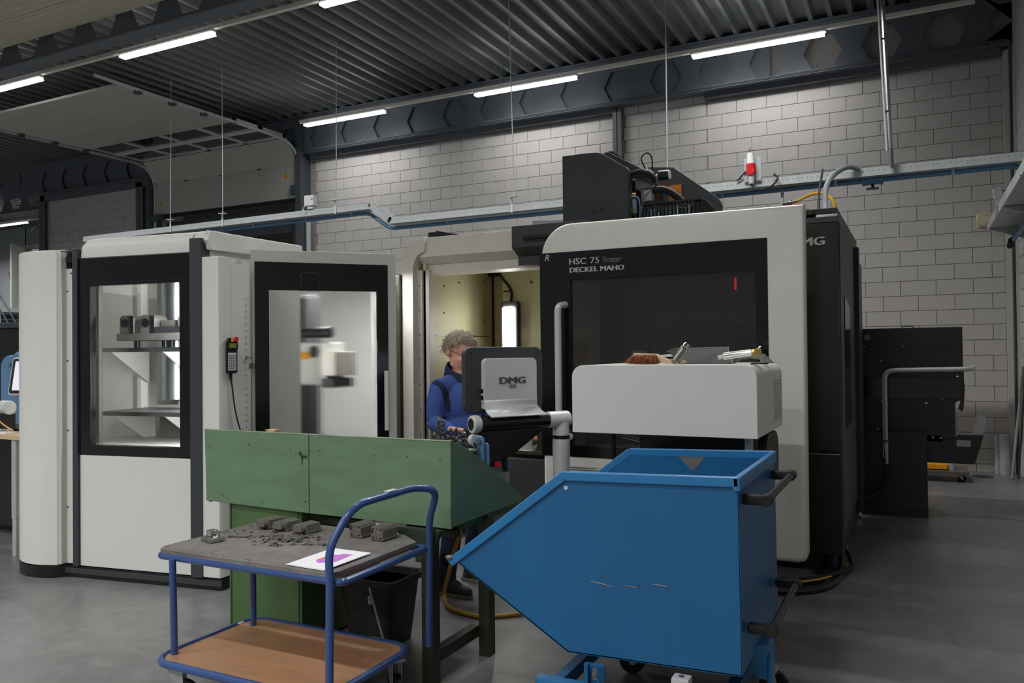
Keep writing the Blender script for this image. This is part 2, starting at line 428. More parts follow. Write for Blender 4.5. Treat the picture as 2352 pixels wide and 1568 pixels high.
for a, b, z0, z1 in cells[300:]:
    k = chamfer_block(b - a, z1 - z0); k.bm.transform(Matrix.Translation((a, WALL_Y, z0)))
    me = bpy.data.meshes.new('t'); k.bm.to_mesh(me); rest.bm.from_mesh(me); bpy.data.meshes.remove(me); k.bm.free()
tag(rest.build('block_courses', BLOCK, wall_back, smooth=0), kind='stuff')

wall_right = struct(MB().box((1.142, -5, 0), (1.3, 12.05, 6.15)).build('wall_right', MORTAR), 'right side wall of white painted concrete blocks')
rest = MB()
for k in range(-1, 31):
    z0, z1 = max(.102 + .1966 * k + .004, 0), .102 + .1966 * k + .193
    for j in range(0, 20):
        y1 = 11.7 - j * .419 + (.21 if k % 2 else 0); y0 = y1 - .411; y1 = min(y1, 11.7)
        kx = chamfer_block(y1 - y0, z1 - z0); kx.bm.transform(Matrix.Translation((1.13, y1, z0)) @ Matrix.Rotation(-PI / 2, 4, 'Z'))
        me = bpy.data.meshes.new('t'); kx.bm.to_mesh(me); rest.bm.from_mesh(me); bpy.data.meshes.remove(me); kx.bm.free()
tag(rest.build('block_courses', BLOCK, wall_right, smooth=0), kind='stuff')

# trapezoidal roof deck running from the front of the hall to the back wall
def deck(x0, x1, y0, y1, z, name):
    m = MB(); prof = []; x = x0
    while x < x1:
        prof += [(x, z), (x + .055, z), (x + .085, z + .105), (x + .215, z + .105)]; x += .25
    A = [m.bm.verts.new((px, y0, pz)) for px, pz in prof]; B = [m.bm.verts.new((px, y1, pz)) for px, pz in prof]
    for i in range(len(prof) - 1): m.bm.faces.new((A[i], A[i + 1], B[i + 1], B[i]))
    return m.build(name, DECK, smooth=0)
struct(deck(-40, 1.3, -10, 12.0, 6.05, 'ceiling'), 'dark ribbed metal roof deck')
struct(deck(-40, -18.0, 12.02, 19, 6.05, 'ceiling'), 'ribbed metal roof deck over the far side bay')

# castellated roof beams with hexagonal holes
def castellated(name, y, x0, x1, centre0, label, z0=5.3, z1=6.045, pitch=.728, cz=5.62, hh=.235):
    m = MB(); yb0, yb1 = y - .006, y + .006
    k0 = math.floor((x0 - centre0) / pitch) + 1; k1 = math.floor((x1 - centre0) / pitch)
    xs = [centre0 + k * pitch for k in range(k0, k1 + 1)]
    for i, c in enumerate(xs):
        a = x0 if i == 0 else c - pitch / 2; b = x1 if i == len(xs) - 1 else c + pitch / 2
        m.prism([(a, cz), (c - .245, cz), (c - .125, cz + hh), (c + .125, cz + hh), (c + .245, cz), (b, cz), (b, z1), (a, z1)], 'y', yb0, yb1)
        m.prism([(a, z0), (b, z0), (b, cz), (c + .245, cz), (c + .125, cz - hh), (c - .125, cz - hh), (c - .245, cz), (a, cz)], 'y', yb0, yb1)
    root = struct(m.build(name, STEELBLUE, smooth=0), label)
    fl = MB().box((x0, y - .1, z0 - .018), (x1, y + .1, z0)); fl.build('bottom_flange', STEELBLUE, root, smooth=0)
    MB().box((x0, y - .1, z1 - .018), (x1, y + .1, z1)).build('top_flange', STEELBLUE, root, smooth=0)
    return root
beam = castellated('trim_1', 11.62, -18.2, 1.12, -1.09, 'grey castellated steel beam along the top of the back wall', z0=5.345)
p = MB()
for k in range(0, 24):
    c = -1.09 - .728 * (k + 2); p.box((c - .3, 11.665, 5.36), (c + .3, 11.675, 5.95))
p.box((-1.818 - .3, 11.665, 5.36), (-1.79, 11.675, 5.95))
p.build('infill_panel', STEELBLUE, beam, smooth=0)
MB().box((-1.79, 11.80, 5.3), (1.05, 11.82, 5.78)).build('infill_panel', STEELDARK, beam, smooth=0)
p = MB()
for k in range(12): p.box((-1.75 + k * .23, 11.93, 5.6), (-1.75 + k * .23 + .14, 12.0, 6.05))
p.build('ribbed_sheet', OFFWHITE, beam, smooth=0)
beam_near = castellated('trim_2', 6.28, -19, 1.1, -1.3, 'castellated steel beam crossing the hall at the upper left')
castellated('trim_3', 12.6, -40, -18.25, -19.2, 'castellated beam continuing over the far side bay')
# band at the head of the block wall
struct(MB().box((-10.12, 11.66, 5.245), (-4.13, 11.80, 5.328)).build('trim_4', STEELBLUE, bevel=.003), 'grey steel band above the blocks, left length')
struct(MB().box((-2.72, 11.66, 5.245), (1.0, 11.80, 5.328)).build('trim_5', STEELBLUE, bevel=.003), 'grey steel band above the blocks, right length')
struct(MB().box((-18.2, 11.66, 5.2), (-14.2, 11.80, 5.328)).build('trim_6', STEELBLUE, bevel=.003), 'grey steel band above the far left blocks')
def hcolumn(name, x, w, z1, label, y0=11.66, y1=11.80, material=STEELBLUE):
    m = MB().box((x, y0, 0), (x + w, y0 + .012, z1)).box((x, y1 - .012, 0), (x + w, y1, z1)).box((x + w / 2 - .006, y0, 0), (x + w / 2 + .006, y1, z1))
    return struct(m.build(name, material, smooth=0), label)
hcolumn('trim_7', -4.128, .14, 5.3, 'grey steel column in the back wall above the milling machine')
hcolumn('trim_8', -14.92, .22, 5.3, 'grey steel column left of the overhead door')
hcolumn('trim_9', -18.25, .22, 5.4, 'grey steel column at the end of the far left block wall')
struct(MB().box((1.008, 11.69, 0), (1.075, 11.79, 5.3)).box((1.11, 11.5, 0), (1.14, 11.7, 5.9)).build('trim_10', GREYWHITE, bevel=.004), 'pale corner post between back and right walls')
struct(MB().tube(fillet([(-10.1, 11.50, 5.36), (.98, 11.50, 5.36), (1.07, 11.52, 5.36), (1.07, 11.52, .4)], .1), .014, 8).build('trim_11', STEELDARK), 'dark conduit along the beam flange and down the corner')

# overhead sectional door, half raised
door = struct(MB().box((-10.33, 11.5, 0), (-10.2, 11.78, 5.95)).box((-14.4, 11.5, 0), (-14.27, 11.78, 5.7)).build('door_1', STEELDARK, smooth=0), 'white overhead sectional door, raised along the roof')
DX0, DX1 = -14.2, -10.36
def panel_between(y0, z0, y1, z1, name='panel', th=.04, x0=DX0, x1=DX1, material=DOORPANEL):
    d = Vector((0, y1 - y0, z1 - z0)); n = Vector((0, -d.z, d.y)).normalized() * th; g = d.normalized() * .006
    a = Vector((0, y0, z0)) + g; b = Vector((0, y1, z1)) - g
    m = MB(); q = [a, b, b + n, a + n]
    m.prism([(p.y, p.z) for p in q], 'x', x0, x1); return m.build(name, material, door, bevel=.003)
panel_between(11.62, 4.52, 11.62, 5.18)
panel_between(11.62, 5.19, 11.3, 5.60)
ys = [11.28, 10.02, 9.40, 8.78, 8.16, 7.85]
def hinge(x, y, z): MB().box((x - .05, y - .03, z - .03), (x + .05, y + .03, z)).build('hinge', GALV, door)
for a, b in zip(ys[1:], ys[2:]): panel_between(a, 5.60, b, 5.60)
for x in (-13.3, -12.3, -11.3):
    for y in ys[1:5]: hinge(x, y, 5.60)
    MB().box((x - .05, 11.58, 5.15), (x + .05, 11.62, 5.22)).build('hinge', GALV, door)
# glazed section: aluminium frame with eight panes
gf = MB().box((DX0, ys[1], 5.585), (DX1, ys[1] + .07, 5.64)).box((DX0, ys[0] - .07, 5.585), (DX1, ys[0], 5.64)).box((DX0, (ys[0] + ys[1]) / 2 - .06, 5.575), (DX1, (ys[0] + ys[1]) / 2 + .06, 5.64))
for k in range(5):
    x = DX0 + (DX1 - DX0) * k / 4; gf.box((max(DX0, x - .04), ys[1], 5.585), (min(DX1, x + .04), ys[0], 5.64))
gf.build('glazing_frame', ALUPAINT, door, smooth=0)
for k in range(4):
    x0 = DX0 + (DX1 - DX0) * k / 4 + .04; x1 = DX0 + (DX1 - DX0) * (k + 1) / 4 - .04; ym = (ys[0] + ys[1]) / 2
    for a, b in ((ys[1] + .07, ym - .06), (ym + .06, ys[0] - .07)):
        MB().box((x0, a, 5.61), (x1, b, 5.618)).build('pane', DOORGLASS, door)
for x in (DX0 - .04, DX1 + .04):
    MB().tube(fillet([(x, 11.6, 0), (x, 11.6, 5.54), (x, 7.4, 5.56)], .55, 10), .028, 6).build('track', GALV, door)
for x in (DX0 - .01, DX1 + .01):
    for y in ys[1:5]: MB().box((x - .05, y - .06, 5.5), (x + .05, y + .02, 5.58)).build('roller_bracket', STEELDARK, door)
MB().box((-10.48, 11.52, 4.58), (-10.32, 11.6, 4.76)).build('spring_bracket', STEELDARK, door, bevel=.01)
MB().box((-14.3, 11.5, 4.4), (-13.95, 11.6, 4.52)).build('spring_bracket', STEELDARK, door, bevel=.01)
MB().box((DX0, 11.6, 4.46), (DX1, 11.66, 4.52)).build('bottom_seal', RUBBER, door)
for x, z in ((-10.62, 4.92), (-14.05, 4.72)):
    MB().prism([(x - .06, z), (x + .06, z), (x, z + .105)], 'y', 11.573, 11.579).build('warning_sticker', YELLOWPAINT, door)
    MB().prism([(x - .012, z + .02), (x + .012, z + .02), (x, z + .075)], 'y', 11.571, 11.573).build('warning_mark', BLACK, door)
# lintel and the dim bay seen below the raised door
struct(MB().box((-14.3, 11.9, 3.95), (-10.15, 12.0, 4.42)).build('trim_12', STEELDARK, bevel=.01), 'dark steel lintel below the raised overhead door')
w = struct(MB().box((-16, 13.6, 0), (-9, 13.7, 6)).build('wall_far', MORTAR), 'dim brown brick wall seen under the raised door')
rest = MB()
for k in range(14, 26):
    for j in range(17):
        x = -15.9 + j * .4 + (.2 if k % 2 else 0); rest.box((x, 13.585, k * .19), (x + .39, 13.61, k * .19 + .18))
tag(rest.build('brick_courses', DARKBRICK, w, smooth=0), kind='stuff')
MB().cyl((-10.15, 11.65, 2.2), (-10.15, 11.65, 4.2), .05).build('downpipe', GALV, door)
MB().cyl((-10.38, 11.5, 2.2), (-10.36, 11.5, 4.1), .03).build('black_cable', RUBBER, door)

# raised panel door hanging below the roof at the upper left
rp = thing('raised_panel_door', 'beige ribbed overhead panel door parked under the roof, upper left', 'door', (-8, 4, 5.5))
for k in range(10):
    y1 = 6.12 - k * .5
    m = MB().box((-13.5, y1 - .49, 5.5), (-2.0, y1, 5.54))
    for q in range(4): m.box((-13.5, y1 - .44 + q * .12, 5.492), (-2.0, y1 - .41 + q * .12, 5.5))
    m.build('panel', BEIGEPANEL, rp, smooth=0)

# far hall on the left: end wall, doorway, open door leaf and stairs
fw = struct(MB().box((-40, 17, 0), (-27.3, 17.2, 6.15)).box((-26.4, 17, 0), (-18, 17.2, 6.15)).box((-27.35, 17, 5.3), (-26.35, 17.2, 6.15)).box((-27.35, 17, 0), (-26.35, 17.2, 3.2)).build('wall_end', FARWALL, smooth=0), 'pale grey end wall of the far side bay')
struct(MB().box((-27.3, 18.4, 3.2), (-26.4, 18.5, 5.4)).build('wall_landing', WHITE2), 'bright wall behind the upper doorway')
struct(MB().frame((-27.42, 3.2, -26.28, 5.42), (-27.3, 3.1, -26.4, 5.3), 16.95, 17.02).build('door_2', GREYWHITE), 'pale frame of the upper doorway at the far left')
leaf = struct(MB().obox((-27.0, 16.53, 4.28), (1.1, .045, 2.1), rz=math.radians(-52.5)).build('door_3', OFFWHITE), 'white door leaf standing open at the top of the stairs')
MB().obox((-26.76, 16.17, 4.36), (.16, .12, .03), rz=math.radians(-52.5)).obox((-26.74, 16.15, 4.28), (.05, .08, .24), rz=math.radians(-52.5)).build('door_handle', CHROME, leaf)
st = thing('steel_staircase', 'grey steel staircase with railings below the far open door', 'staircase', (-26, 15.5, 0))
LX = -26.55
MB().box((LX - 2.2, 15.3, 3.06), (LX, 16.9, 3.2)).build('landing', GALV, st)
for yy in (15.35, 16.35):
    MB().prism([(LX, 3.2), (LX, 2.95), (LX + 2.5, .0), (LX + 2.75, .0), (LX + 2.75, .15)], 'y', yy - .02, yy + .02).build('stringer', GALV, st)
for k in range(15):
    f = (k + .5) / 15; x = LX + f * 2.7; z = 3.1 - f * 3.05
    MB().box((x - .1, 15.37, z - .02), (x + .1, 16.33, z + .02)).build('tread', STEELDARK, st)
for dz in (1.0, .55):
    MB().tube([(LX - 2.2, 15.35, 3.2 + dz), (LX, 15.35, 3.2 + dz), (LX + 2.7, 15.35, .15 + dz)], .022, 6).build('rail', STEELDARK, st)
for x, z in ((LX - 2.2, 3.2), (LX, 3.2), (LX + .55, 2.55), (LX + 1.6, 1.35), (LX + 2.7, .15)):
    MB().cyl((x, 15.35, z), (x, 15.35, z + 1.0), .022, n=6).build('rail_post', GALV, st)
MB().prism([(LX - 1.5, 3.06), (LX, 2.95), (LX + 2.4, 0), (LX + .8, 0)], 'y', 16.3, 16.36).build('side_panel', STEELDARK, st)

# ---------------------------------------------------------------- lamp rows
def rail(x0, x1, y, z, label):
    t = thing('lighting_rail', label, 'light rail', ((x0 + x1) / 2, y, z))
    MB().box((x0, y - .03, z + .03), (x1, y + .03, z + .085)).build('trunking', OFFWHITE, t, bevel=.006)
    x = x0 + .6
    while x < x1:
        MB().tube([(x, y, z + .085), (x, y, 6.05)], .004, 5).tube([(x + .03, y, z + .085), (x + .03, y, 6.05)], .002, 5).build('hanger_wire', STEELDARK, t); x += 1.74
    return t
def lamp(x, y, z, label, power=LAMP_W):
    t = thing('fluorescent_lamp', label, 'lamp', (x, y, z))
    MB().box((x - .875, y - .036, z), (x + .875, y + .036, z + .03)).build('housing', WHITE, t, bevel=.006)
    m = MB().prism([(y - .036, z), (y - .052, z - .035), (y + .052, z - .035), (y + .036, z)], 'x', x - .855, x + .855)
    m.build('diffuser', LAMP, t, smooth=0)
    area_lamp(x, y, z - .04, power)
rail(-9.75, .68, 11.0, 5.66, 'white lighting rail along the back wall beam')
for x, w in ((-8.78, 'lit tube lamp above the overhead door end of the back row'), (-5.31, 'lit tube lamp in the middle of the back row'), (-1.86, 'lit tube lamp at the right of the back row, above the milling machine')):
    lamp(x, 11.0, 5.66, w, 24)
rail(-20, 0, 7.29, 5.66, 'white lighting rail crossing the upper left')
for x, w in ((-12.21, 'lit tube lamp cut by the left edge of the photo'), (-8.73, 'long lit tube lamp on the rail at the upper left'), (-5.27, 'lit tube lamp just at the top edge')):
    lamp(x, 7.29, 5.66, w)
rail(-31, -23, 14.9, 5.66, 'lighting rail of the far side bay')
lamp(-24.75, 14.9, 5.66, 'small distant lit tube lamp low at the left edge')
area_lamp(-15.7, 7.29, 5.62)
area_lamp(-1.85, 7.29, 5.62, LAMP_W * 1.5)
for xx in (-28.2, -21.3): area_lamp(xx, 14.9, 5.62)
area_lamp(-24.75, 11.0, 5.62)
# ---------------------------------------------------------------- milling machine
hm = thing('milling_machine', 'large white and black milling machine with open work area and lit lamp inside', 'machine', (-2.3, 7, 0))
def hb(name, a, b, material, bevel=.004, parent=None): return MB().box(a, b).build(name, material, parent or hm, bevel=bevel)
# work area shell
hb('interior_side_wall', (-3.93, 6.02, .45), (-3.9, 7.32, 2.55), CREAM)
side = hb('interior_side_panel', (-3.9, 6.05, .8), (-3.885, 7.2, 1.735), CREAM)
hb('interior_back_wall', (-3.9, 7.3, .45), (-.9, 7.34, 2.55), CREAM)
hb('interior_right_wall', (-.92, 6.0, .45), (-.88, 7.3, 2.5), CREAM)
hb('interior_pillar', (-3.62, 6.95, .6), (-2.6, 7.3, 2.44), CREAM, .02)
hb('interior_roof', (-3.93, 6.2, 2.52), (-.88, 7.34, 2.55), OFFWHITE)
m = MB()
for y, z in ((6.1, 2.2), (6.1, 1.95), (6.32, 2.2), (6.32, 1.95), (7.1, 2.3), (7.1, 2.1), (7.1, 1.9), (6.6, 2.25)): m.cyl((-3.9, y, z), (-3.894, y, z), .009, n=8)
for x, z in ((-3.72, 2.2), (-3.72, 1.78), (-3.72, 1.2), (-3.3, 2.25)): m.cyl((x, 7.3 if x < -3.62 else 6.95, z), (x, 7.29 if x < -3.62 else 6.94, z), .012, n=8)
tag(m.build('panel_screw', DARKGREY, hm), kind='stuff')
m = MB().box((-3.9, 7.262, .8), (-3.885, 7.272, 2.42)).box((-3.9, 6.05, 1.737), (-3.893, 7.2, 1.745)); m.build('panel_joint', BLACK, hm)
hb('bracket', (-3.9, 7.18, 2.36), (-3.82, 7.28, 2.45), BLACK)
b = MB().prism([(6.0, .76), (6.02, .70), (7.0, .86), (7.0, .92)], 'x', -3.9, -.95).build('bed_cover', STEEL, hm, bevel=.003)
for k in range(6): MB().box((-3.86 + k * .48, 6.05, .795), (-3.84 + k * .48, 6.9, .93)).build('bed_seam', ALU, b)
# front frame with rounded upper left corner
outer = [(-4.1, .08), (-3.98, .08), (-3.98, 2.30)] + [(-3.86 - .12 * math.cos(a), 2.30 + .17 * math.sin(a)) for a in [PI / 2 * k / 6 for k in range(7)]] + [(-3.85, 2.6), (-3.87, 2.6)] + [(-3.87 - .23 * math.sin(a), 2.37 + .23 * math.cos(a)) for a in [PI / 2 * k / 7 for k in range(8)]]
MB().prism(outer, 'y', 5.93, 6.22).build('frame_post', OFFWHITE, hm, bevel=.008)
MB().box((-3.985, 6.0, .08), (-3.93, 6.2, 2.32)).build('frame_reveal', OFFWHITE, hm, bevel=.004)
MB().box((-3.94, 6.02, .08), (-3.868, 6.1, 2.32)).build('frame_reveal', GREYWHITE, hm, bevel=.004)
m = MB()
for k in range(9): m.cyl((-3.985, 5.97, .5 + k * .22), (-3.98, 5.97, .5 + k * .22), .007, n=6); m.cyl((-3.955, 6.0, .42 + k * .22), (-3.955, 5.997, .42 + k * .22), .006, n=6)
tag(m.build('frame_screw', DARKGREY, hm), kind='stuff')
hb('door_seal', (-4.115, 5.91, .4), (-4.095, 5.99, 2.28), RUBBER, .006)
MB().prism([(5.96, 2.43), (5.96, 2.6), (6.3, 2.6), (6.3, 2.37), (6.05, 2.37)], 'x', -3.96, -2.3).build('header', OFFWHITE, hm, bevel=.005)
MB().prism([(6.06, 2.29), (6.06, 2.37), (6.3, 2.37), (6.3, 2.29)], 'x', -3.93, -2.3).build('header_lip', OFFWHITE, hm, bevel=.004)
MB().prism([(5.9, 2.44), (5.9, 2.62), (6.25, 2.62), (6.25, 2.30), (6.02, 2.30), (6.02, 2.38)], 'x', -2.98, -2.3).build('door_drive_housing', ANTHRA, hm, bevel=.006)
hb('door_drive_rail', (-2.86, 5.85, 2.5), (-1.0, 5.9, 2.53), BLACK)
hb('sensor_box', (-3.86, 6.0, 2.6), (-3.78, 6.06, 2.65), BLACK)
MB().prism([(-3.78, 2.6), (-3.78, 2.66), (-3.55, 2.61), (-3.55, 2.6)], 'y', 6.0, 6.04).build('sensor_box', BLACK, hm)
hb('roof_bar', (-3.05, 6.5, 2.62), (-2.99, 6.56, 2.72), ALU)
MB().obox((-2.78, 6.55, 2.715), (.6, .06, .06), ry=math.radians(4)).build('roof_bar', ALU, hm, bevel=.004)
hb('warning_light', (-3.42, 6.3, 2.6), (-3.36, 6.34, 2.625), YELLOWPAINT)
hb('roof_cover', (-4.05, 6.2, 2.56), (-.5, 8.3, 2.6), ANTHRA)
hb('front_apron', (-3.98, 5.93, .12), (-2.2, 5.98, .70), DARKGREY)
hb('plinth', (-4.0, 6.1, 0), (-.75, 8.2, .12), BLACK)
# lamp inside
lt = MB().prism(rrect(-3.60, 1.55, -3.42, 2.07, .02), 'y', 6.88, 6.95).build('work_lamp', DARKGREY, hm, bevel=.006)
MB().prism(rrect(-3.575, 1.57, -3.445, 2.02, .025), 'y', 6.865, 6.882).build('lamp_face', WORKLAMP, lt, smooth=0)
MB().tube(spline([(-3.62, 6.9, 2.42), (-3.61, 6.9, 2.33), (-3.52, 6.9, 2.22), (-3.50, 6.92, 2.15), (-3.51, 6.92, 2.06)]), .014, 8).build('lamp_cable', RUBBER, lt)
MB().box((-3.58, 6.9, 2.165), (-3.5, 6.92, 2.18)).build('cable_clip', BLACK, lt)

# sliding front door
DY = 5.6
dr = MB()
shell = [(-2.575, .22), (-2.56, .18), (-2.52, .16), (-.72, .16), (-.68, .175), (-.665, .215), (-.657, 2.545), (-2.33, 2.555)] + [(-2.33 - .25 * math.sin(a), 2.305 + .25 * math.cos(a)) for a in [PI / 2 * k / 9 for k in range(1, 10)]] + [(-2.58, 2.265), (-.945, 2.265), (-.945, .84), (-2.575, .84)]
sd = MB().round_prism(shell, DY, DY + .12, .034).build('sliding_door', WHITE2, hm, smooth=50)
MB().frame((-2.585, .787, -.893, 2.336), (-2.33, .875, -.972, 2.12), DY - .006, DY + .05).build('black_surround', BLACKGLOSS, sd, bevel=.003)
MB().box((-2.335, DY + .012, .87), (-.968, DY + .022, 2.125)).build('door_window', SMOKED, sd)
MB().tube(fillet([(-2.375, DY - .0, 1.935), (-2.40, DY - .09, 1.925), (-2.40, DY - .09, .97), (-2.34, DY - .0, .935)], .06), .026, 10).build('door_handle', ALUPAINT, sd)
text('model_lettering', 'HSC', .066, PRINTSILVER, sd, (-2.337, DY - .009, 2.236), R_FRONT, thick=.0012, fit=.138)
text('model_lettering', '75', .066, PRINTSILVER, sd, (-2.166, DY - .009, 2.236), R_FRONT, fit=.070)
text('model_lettering', 'linear', .066, PRINTDIM, sd, (-2.069, DY - .009, 2.236), R_FRONT, shear=.22, fit=.150)
text('maker_lettering', 'DECKEL MAHO', .052, PRINTSILVER, sd, (-2.334, DY - .009, 2.176), R_FRONT, thick=.0022, fit=.433)
text('marker_scribble', 'R', .07, PRINTSILVER, sd, (-2.545, DY - .009, 2.275), R_FRONT, shear=.3)
lab = MB().box((-2.40, DY - .002, .60), (-2.1, DY + .004, .72)).build('instruction_plate', OFFWHITE, sd)
m = MB()
for k in range(6): m.box((-2.385, DY - .004, .705 - k * .016), (-2.385 + (.27 if k % 3 else .25), DY - .002, .710 - k * .016))
tag(m.build('plate_print', PRINTDARK, lab), kind='stuff')
MB().box((-1.135, DY + .10, 2.0), (-1.122, DY + .11, 2.085)).build('red_reflection', REDREFLECTION, sd)  # glowing strip stands in for a red reflection on the window
# right hand cabinet
cab = MB().prism([(5.95, .15), (8.25, .12), (8.25, 2.5), (6.0, 2.525), (5.95, 2.50)], 'x', -.95, -.474).build('side_cabinet', BLACK, hm, bevel=.006)
MB().box((-.95, 5.94, 2.46), (-.476, 5.952, 2.50)).build('cabinet_lip', ANTHRA, cab, bevel=.004)
MB().box((-.72, 5.935, .855), (-.49, 5.952, .875)).build('cabinet_gap', BLACKGLOSS, cab)
MB().box((-.72, 5.935, .848), (-.488, 5.945, .854)).build('gap_edge', ALU, cab)
MB().box((-.475, 6.0, .3), (-.468, 7.35, 2.46)).build('side_panel', ANTHRA, cab, bevel=.003)
MB().prism([(6.28, 1.0), (6.28, 1.96), (6.75, 1.90), (6.75, 1.02)], 'x', -.469, -.462).build('side_window', BLACKGLOSS, cab)
MB().box((-.475, 7.36, .2), (-.43, 7.46, 2.44)).build('edge_strip', BLACK, cab, bevel=.006)
MB().box((-.475, 7.48, .3), (-.455, 8.2, 2.36)).build('side_panel', ANTHRA, cab, bevel=.003)
for z in (2.0, 2.12): MB().box((-.456, 7.6, z), (-.452, 7.72, z + .09)).build('name_plate', BLACKGLOSS, cab)
text('cabinet_lettering', 'DMG', .082, ALU, cab, (-.80, 5.943, 2.305), R_FRONT, extrude=.004, thick=.004, xs=1.3)
for y in (6.1, 7.4, 8.15): MB().cyl((-.55, y, 0), (-.55, y, .15), .03, n=10).cyl((-.55, y, 0), (-.55, y, .02), .06, n=12).build('levelling_foot', DARKGREY, cab)
MB().tube(spline([(-.60, 6.05, 2.5), (-.66, 5.99, 2.55), (-.72, 6.0, 2.56), (-.76, 6.1, 2.53)]), .012, 6).build('roof_cable', RUBBER, cab)
hb('roof_hinge', (-.69, 5.96, 2.52), (-.63, 6.02, 2.56), BLACK)

# gantry cover on the roof
gp = [(-2.74, 2.55), (-2.14, 2.55), (-2.14, 3.08)] + [(-2.14 - .05 * (1 - math.cos(a)), 3.08 + .06 * math.sin(a)) for a in (.5, 1.0, 1.5)] + [(-2.36, 3.26), (-2.42, 3.28), (-2.50, 3.285), (-2.74, 3.285)]
gc = MB().prism(gp, 'y', 6.42, 6.52).build('gantry_cover', ANTHRA, hm, bevel=.008)
MB().cyl((-2.45, 6.42, 2.78), (-2.45, 6.41, 2.78), .008, n=8).cyl((-2.38, 6.42, 2.79), (-2.38, 6.41, 2.79), .008, n=8).build('cover_bolt', BLACK, gc)
gp2 = [(-2.3, 2.55), (-1.6, 2.55), (-1.6, 2.93), (-1.62, 2.98), (-1.66, 3.02), (-2.05, 3.33), (-2.3, 3.36)]
gc2 = MB().prism(gp2, 'y', 7.5, 7.56).build('gantry_cover', ANTHRA, hm, bevel=.008)
MB().prism([(-2.44, 3.20), (-2.44, 3.30), (-2.36, 3.305), (-1.95, 3.06), (-1.95, 2.98)], 'y', 6.56, 6.72).build('gantry_rail', ANTHRA, hm, bevel=.006)
pl = MB().box((-2.07, 7.42, 2.97), (-1.955, 7.425, 3.14)).build('warning_placard', ORANGE, gc2)
m = MB()
for k in range(9): m.box((-2.062, 7.418, 2.98 + k * .0125), (-1.963 - (.02 if k % 4 == 0 else 0), 7.42, 2.984 + k * .0125))
tag(m.build('placard_print', ORANGETEXT, pl), kind='stuff')
MB().box((-2.35, 6.9, 2.58), (-2.12, 7.4, 3.12)).build('spindle_drive', BLACK, hm, bevel=.02)
MB().box((-2.16, 6.66, 2.98), (-2.02, 6.76, 3.14)).build('valve_block', GREYPLASTIC, hm, bevel=.008)
MB().box((-2.30, 6.62, 3.06), (-2.2, 6.76, 3.18)).build('valve_block', BLACK, hm, bevel=.01)
MB().box((-2.10, 6.62, 2.86), (-2.0, 6.7, 2.96)).build('valve_block', ALU, hm, bevel=.01)
MB().cyl((-1.93, 6.6, 3.06), (-1.84, 6.6, 3.06), .045, n=16).build('pressure_gauge', BLACK, hm, bevel=.004)
MB().cyl((-1.84, 6.6, 3.06), (-1.832, 6.6, 3.06), .038, n=16).build('gauge_face', WHITE, hm)
MB().cyl((-1.99, 6.6, 3.0), (-1.92, 6.6, 3.06), .03, n=12).build('valve_body', ALU, hm)
MB().cyl((-2.2, 6.6, 2.92), (-2.14, 6.62, 2.92), .035, n=12).build('copper_fitting', BRASS, hm)
MB().box((-2.17, 6.58, 2.76), (-2.13, 6.62, 2.88)).build('manifold', GREYPLASTIC, hm, bevel=.004)
MB().tube(spline([(-2.16, 6.5, 3.08), (-2.05, 6.5, 3.09), (-1.97, 6.52, 3.05), (-1.95, 6.55, 3.0)]), .022, 8).build('hydraulic_hose', RUBBER, hm)
MB().tube(spline([(-1.96, 6.55, 2.93), (-1.86, 6.52, 2.92), (-1.76, 6.52, 2.86), (-1.68, 6.52, 2.76), (-1.64, 6.52, 2.62)]), .032, 10).build('hydraulic_hose', RUBBER, hm)
MB().tube(spline([(-2.14, 6.48, 2.88), (-2.08, 6.48, 2.87), (-2.06, 6.48, 2.78), (-2.07, 6.48, 2.6)]), .008, 6).build('blue_tube', PIPEBLUE, hm)
MB().tube(spline([(-1.96, 6.48, 2.92), (-2.02, 6.48, 2.86), (-2.05, 6.48, 2.74), (-2.06, 6.48, 2.6)]), .008, 6).build('grey_tube', ALU, hm)
MB().tube(spline([(-2.14, 6.47, 2.78), (-2.1, 6.47, 2.72), (-2.09, 6.47, 2.64), (-2.05, 6.47, 2.6)]), .006, 6).build('green_wire', GREENSTEEL, hm)
MB().tube(spline([(-2.03, 6.55, 3.12), (-2.05, 6.5, 3.2), (-2.0, 6.5, 3.24), (-1.96, 6.5, 3.2), (-1.97, 6.55, 3.1)]), .006, 6).build('loop_wire', RUBBER, hm)
MB().tube(spline([(-2.42, 6.6, 3.30), (-2.34, 6.6, 3.31), (-2.27, 6.6, 3.25), (-2.25, 6.6, 3.14)]), .012, 6).build('loop_wire', RUBBER, hm)
MB().cyl((-1.9, 6.6, 2.98), (-1.88, 6.58, 2.98), .015, n=8).build('indicator', RED, hm)
# cable chain with coloured leads
cc = hb('cable_chain', (-1.98, 6.3, 2.58), (-1.52, 6.5, 2.715), RUBBER)
for k in range(15):
    x = -1.96 + k * .031
    MB().box((x, 6.27, 2.655), (x + .012, 6.3, 2.760)).box((x, 6.27, 2.750), (x + .012, 6.42, 2.762)).build('chain_link', BLACK, cc)
    MB().tube([(x + .022, 6.285, 2.645), (x + .024, 6.29, 2.695 + .02 * (k % 3)), (x + .03, 6.38, 2.730)], .005, 5).build('chain_lead', (PIPEBLUE, GREYPLASTIC, PIPEBLUE, WHITE, GREENSTEEL)[k % 5], cc)
MB().box((-1.98, 6.26, 2.760), (-1.5, 6.28, 2.775)).build('chain_edge', BLACK, cc)
MB().cyl((-1.5, 6.28, 2.705), (-1.5, 6.44, 2.705), .07, n=12).build('chain_end', RUBBER, cc, bevel=.006)

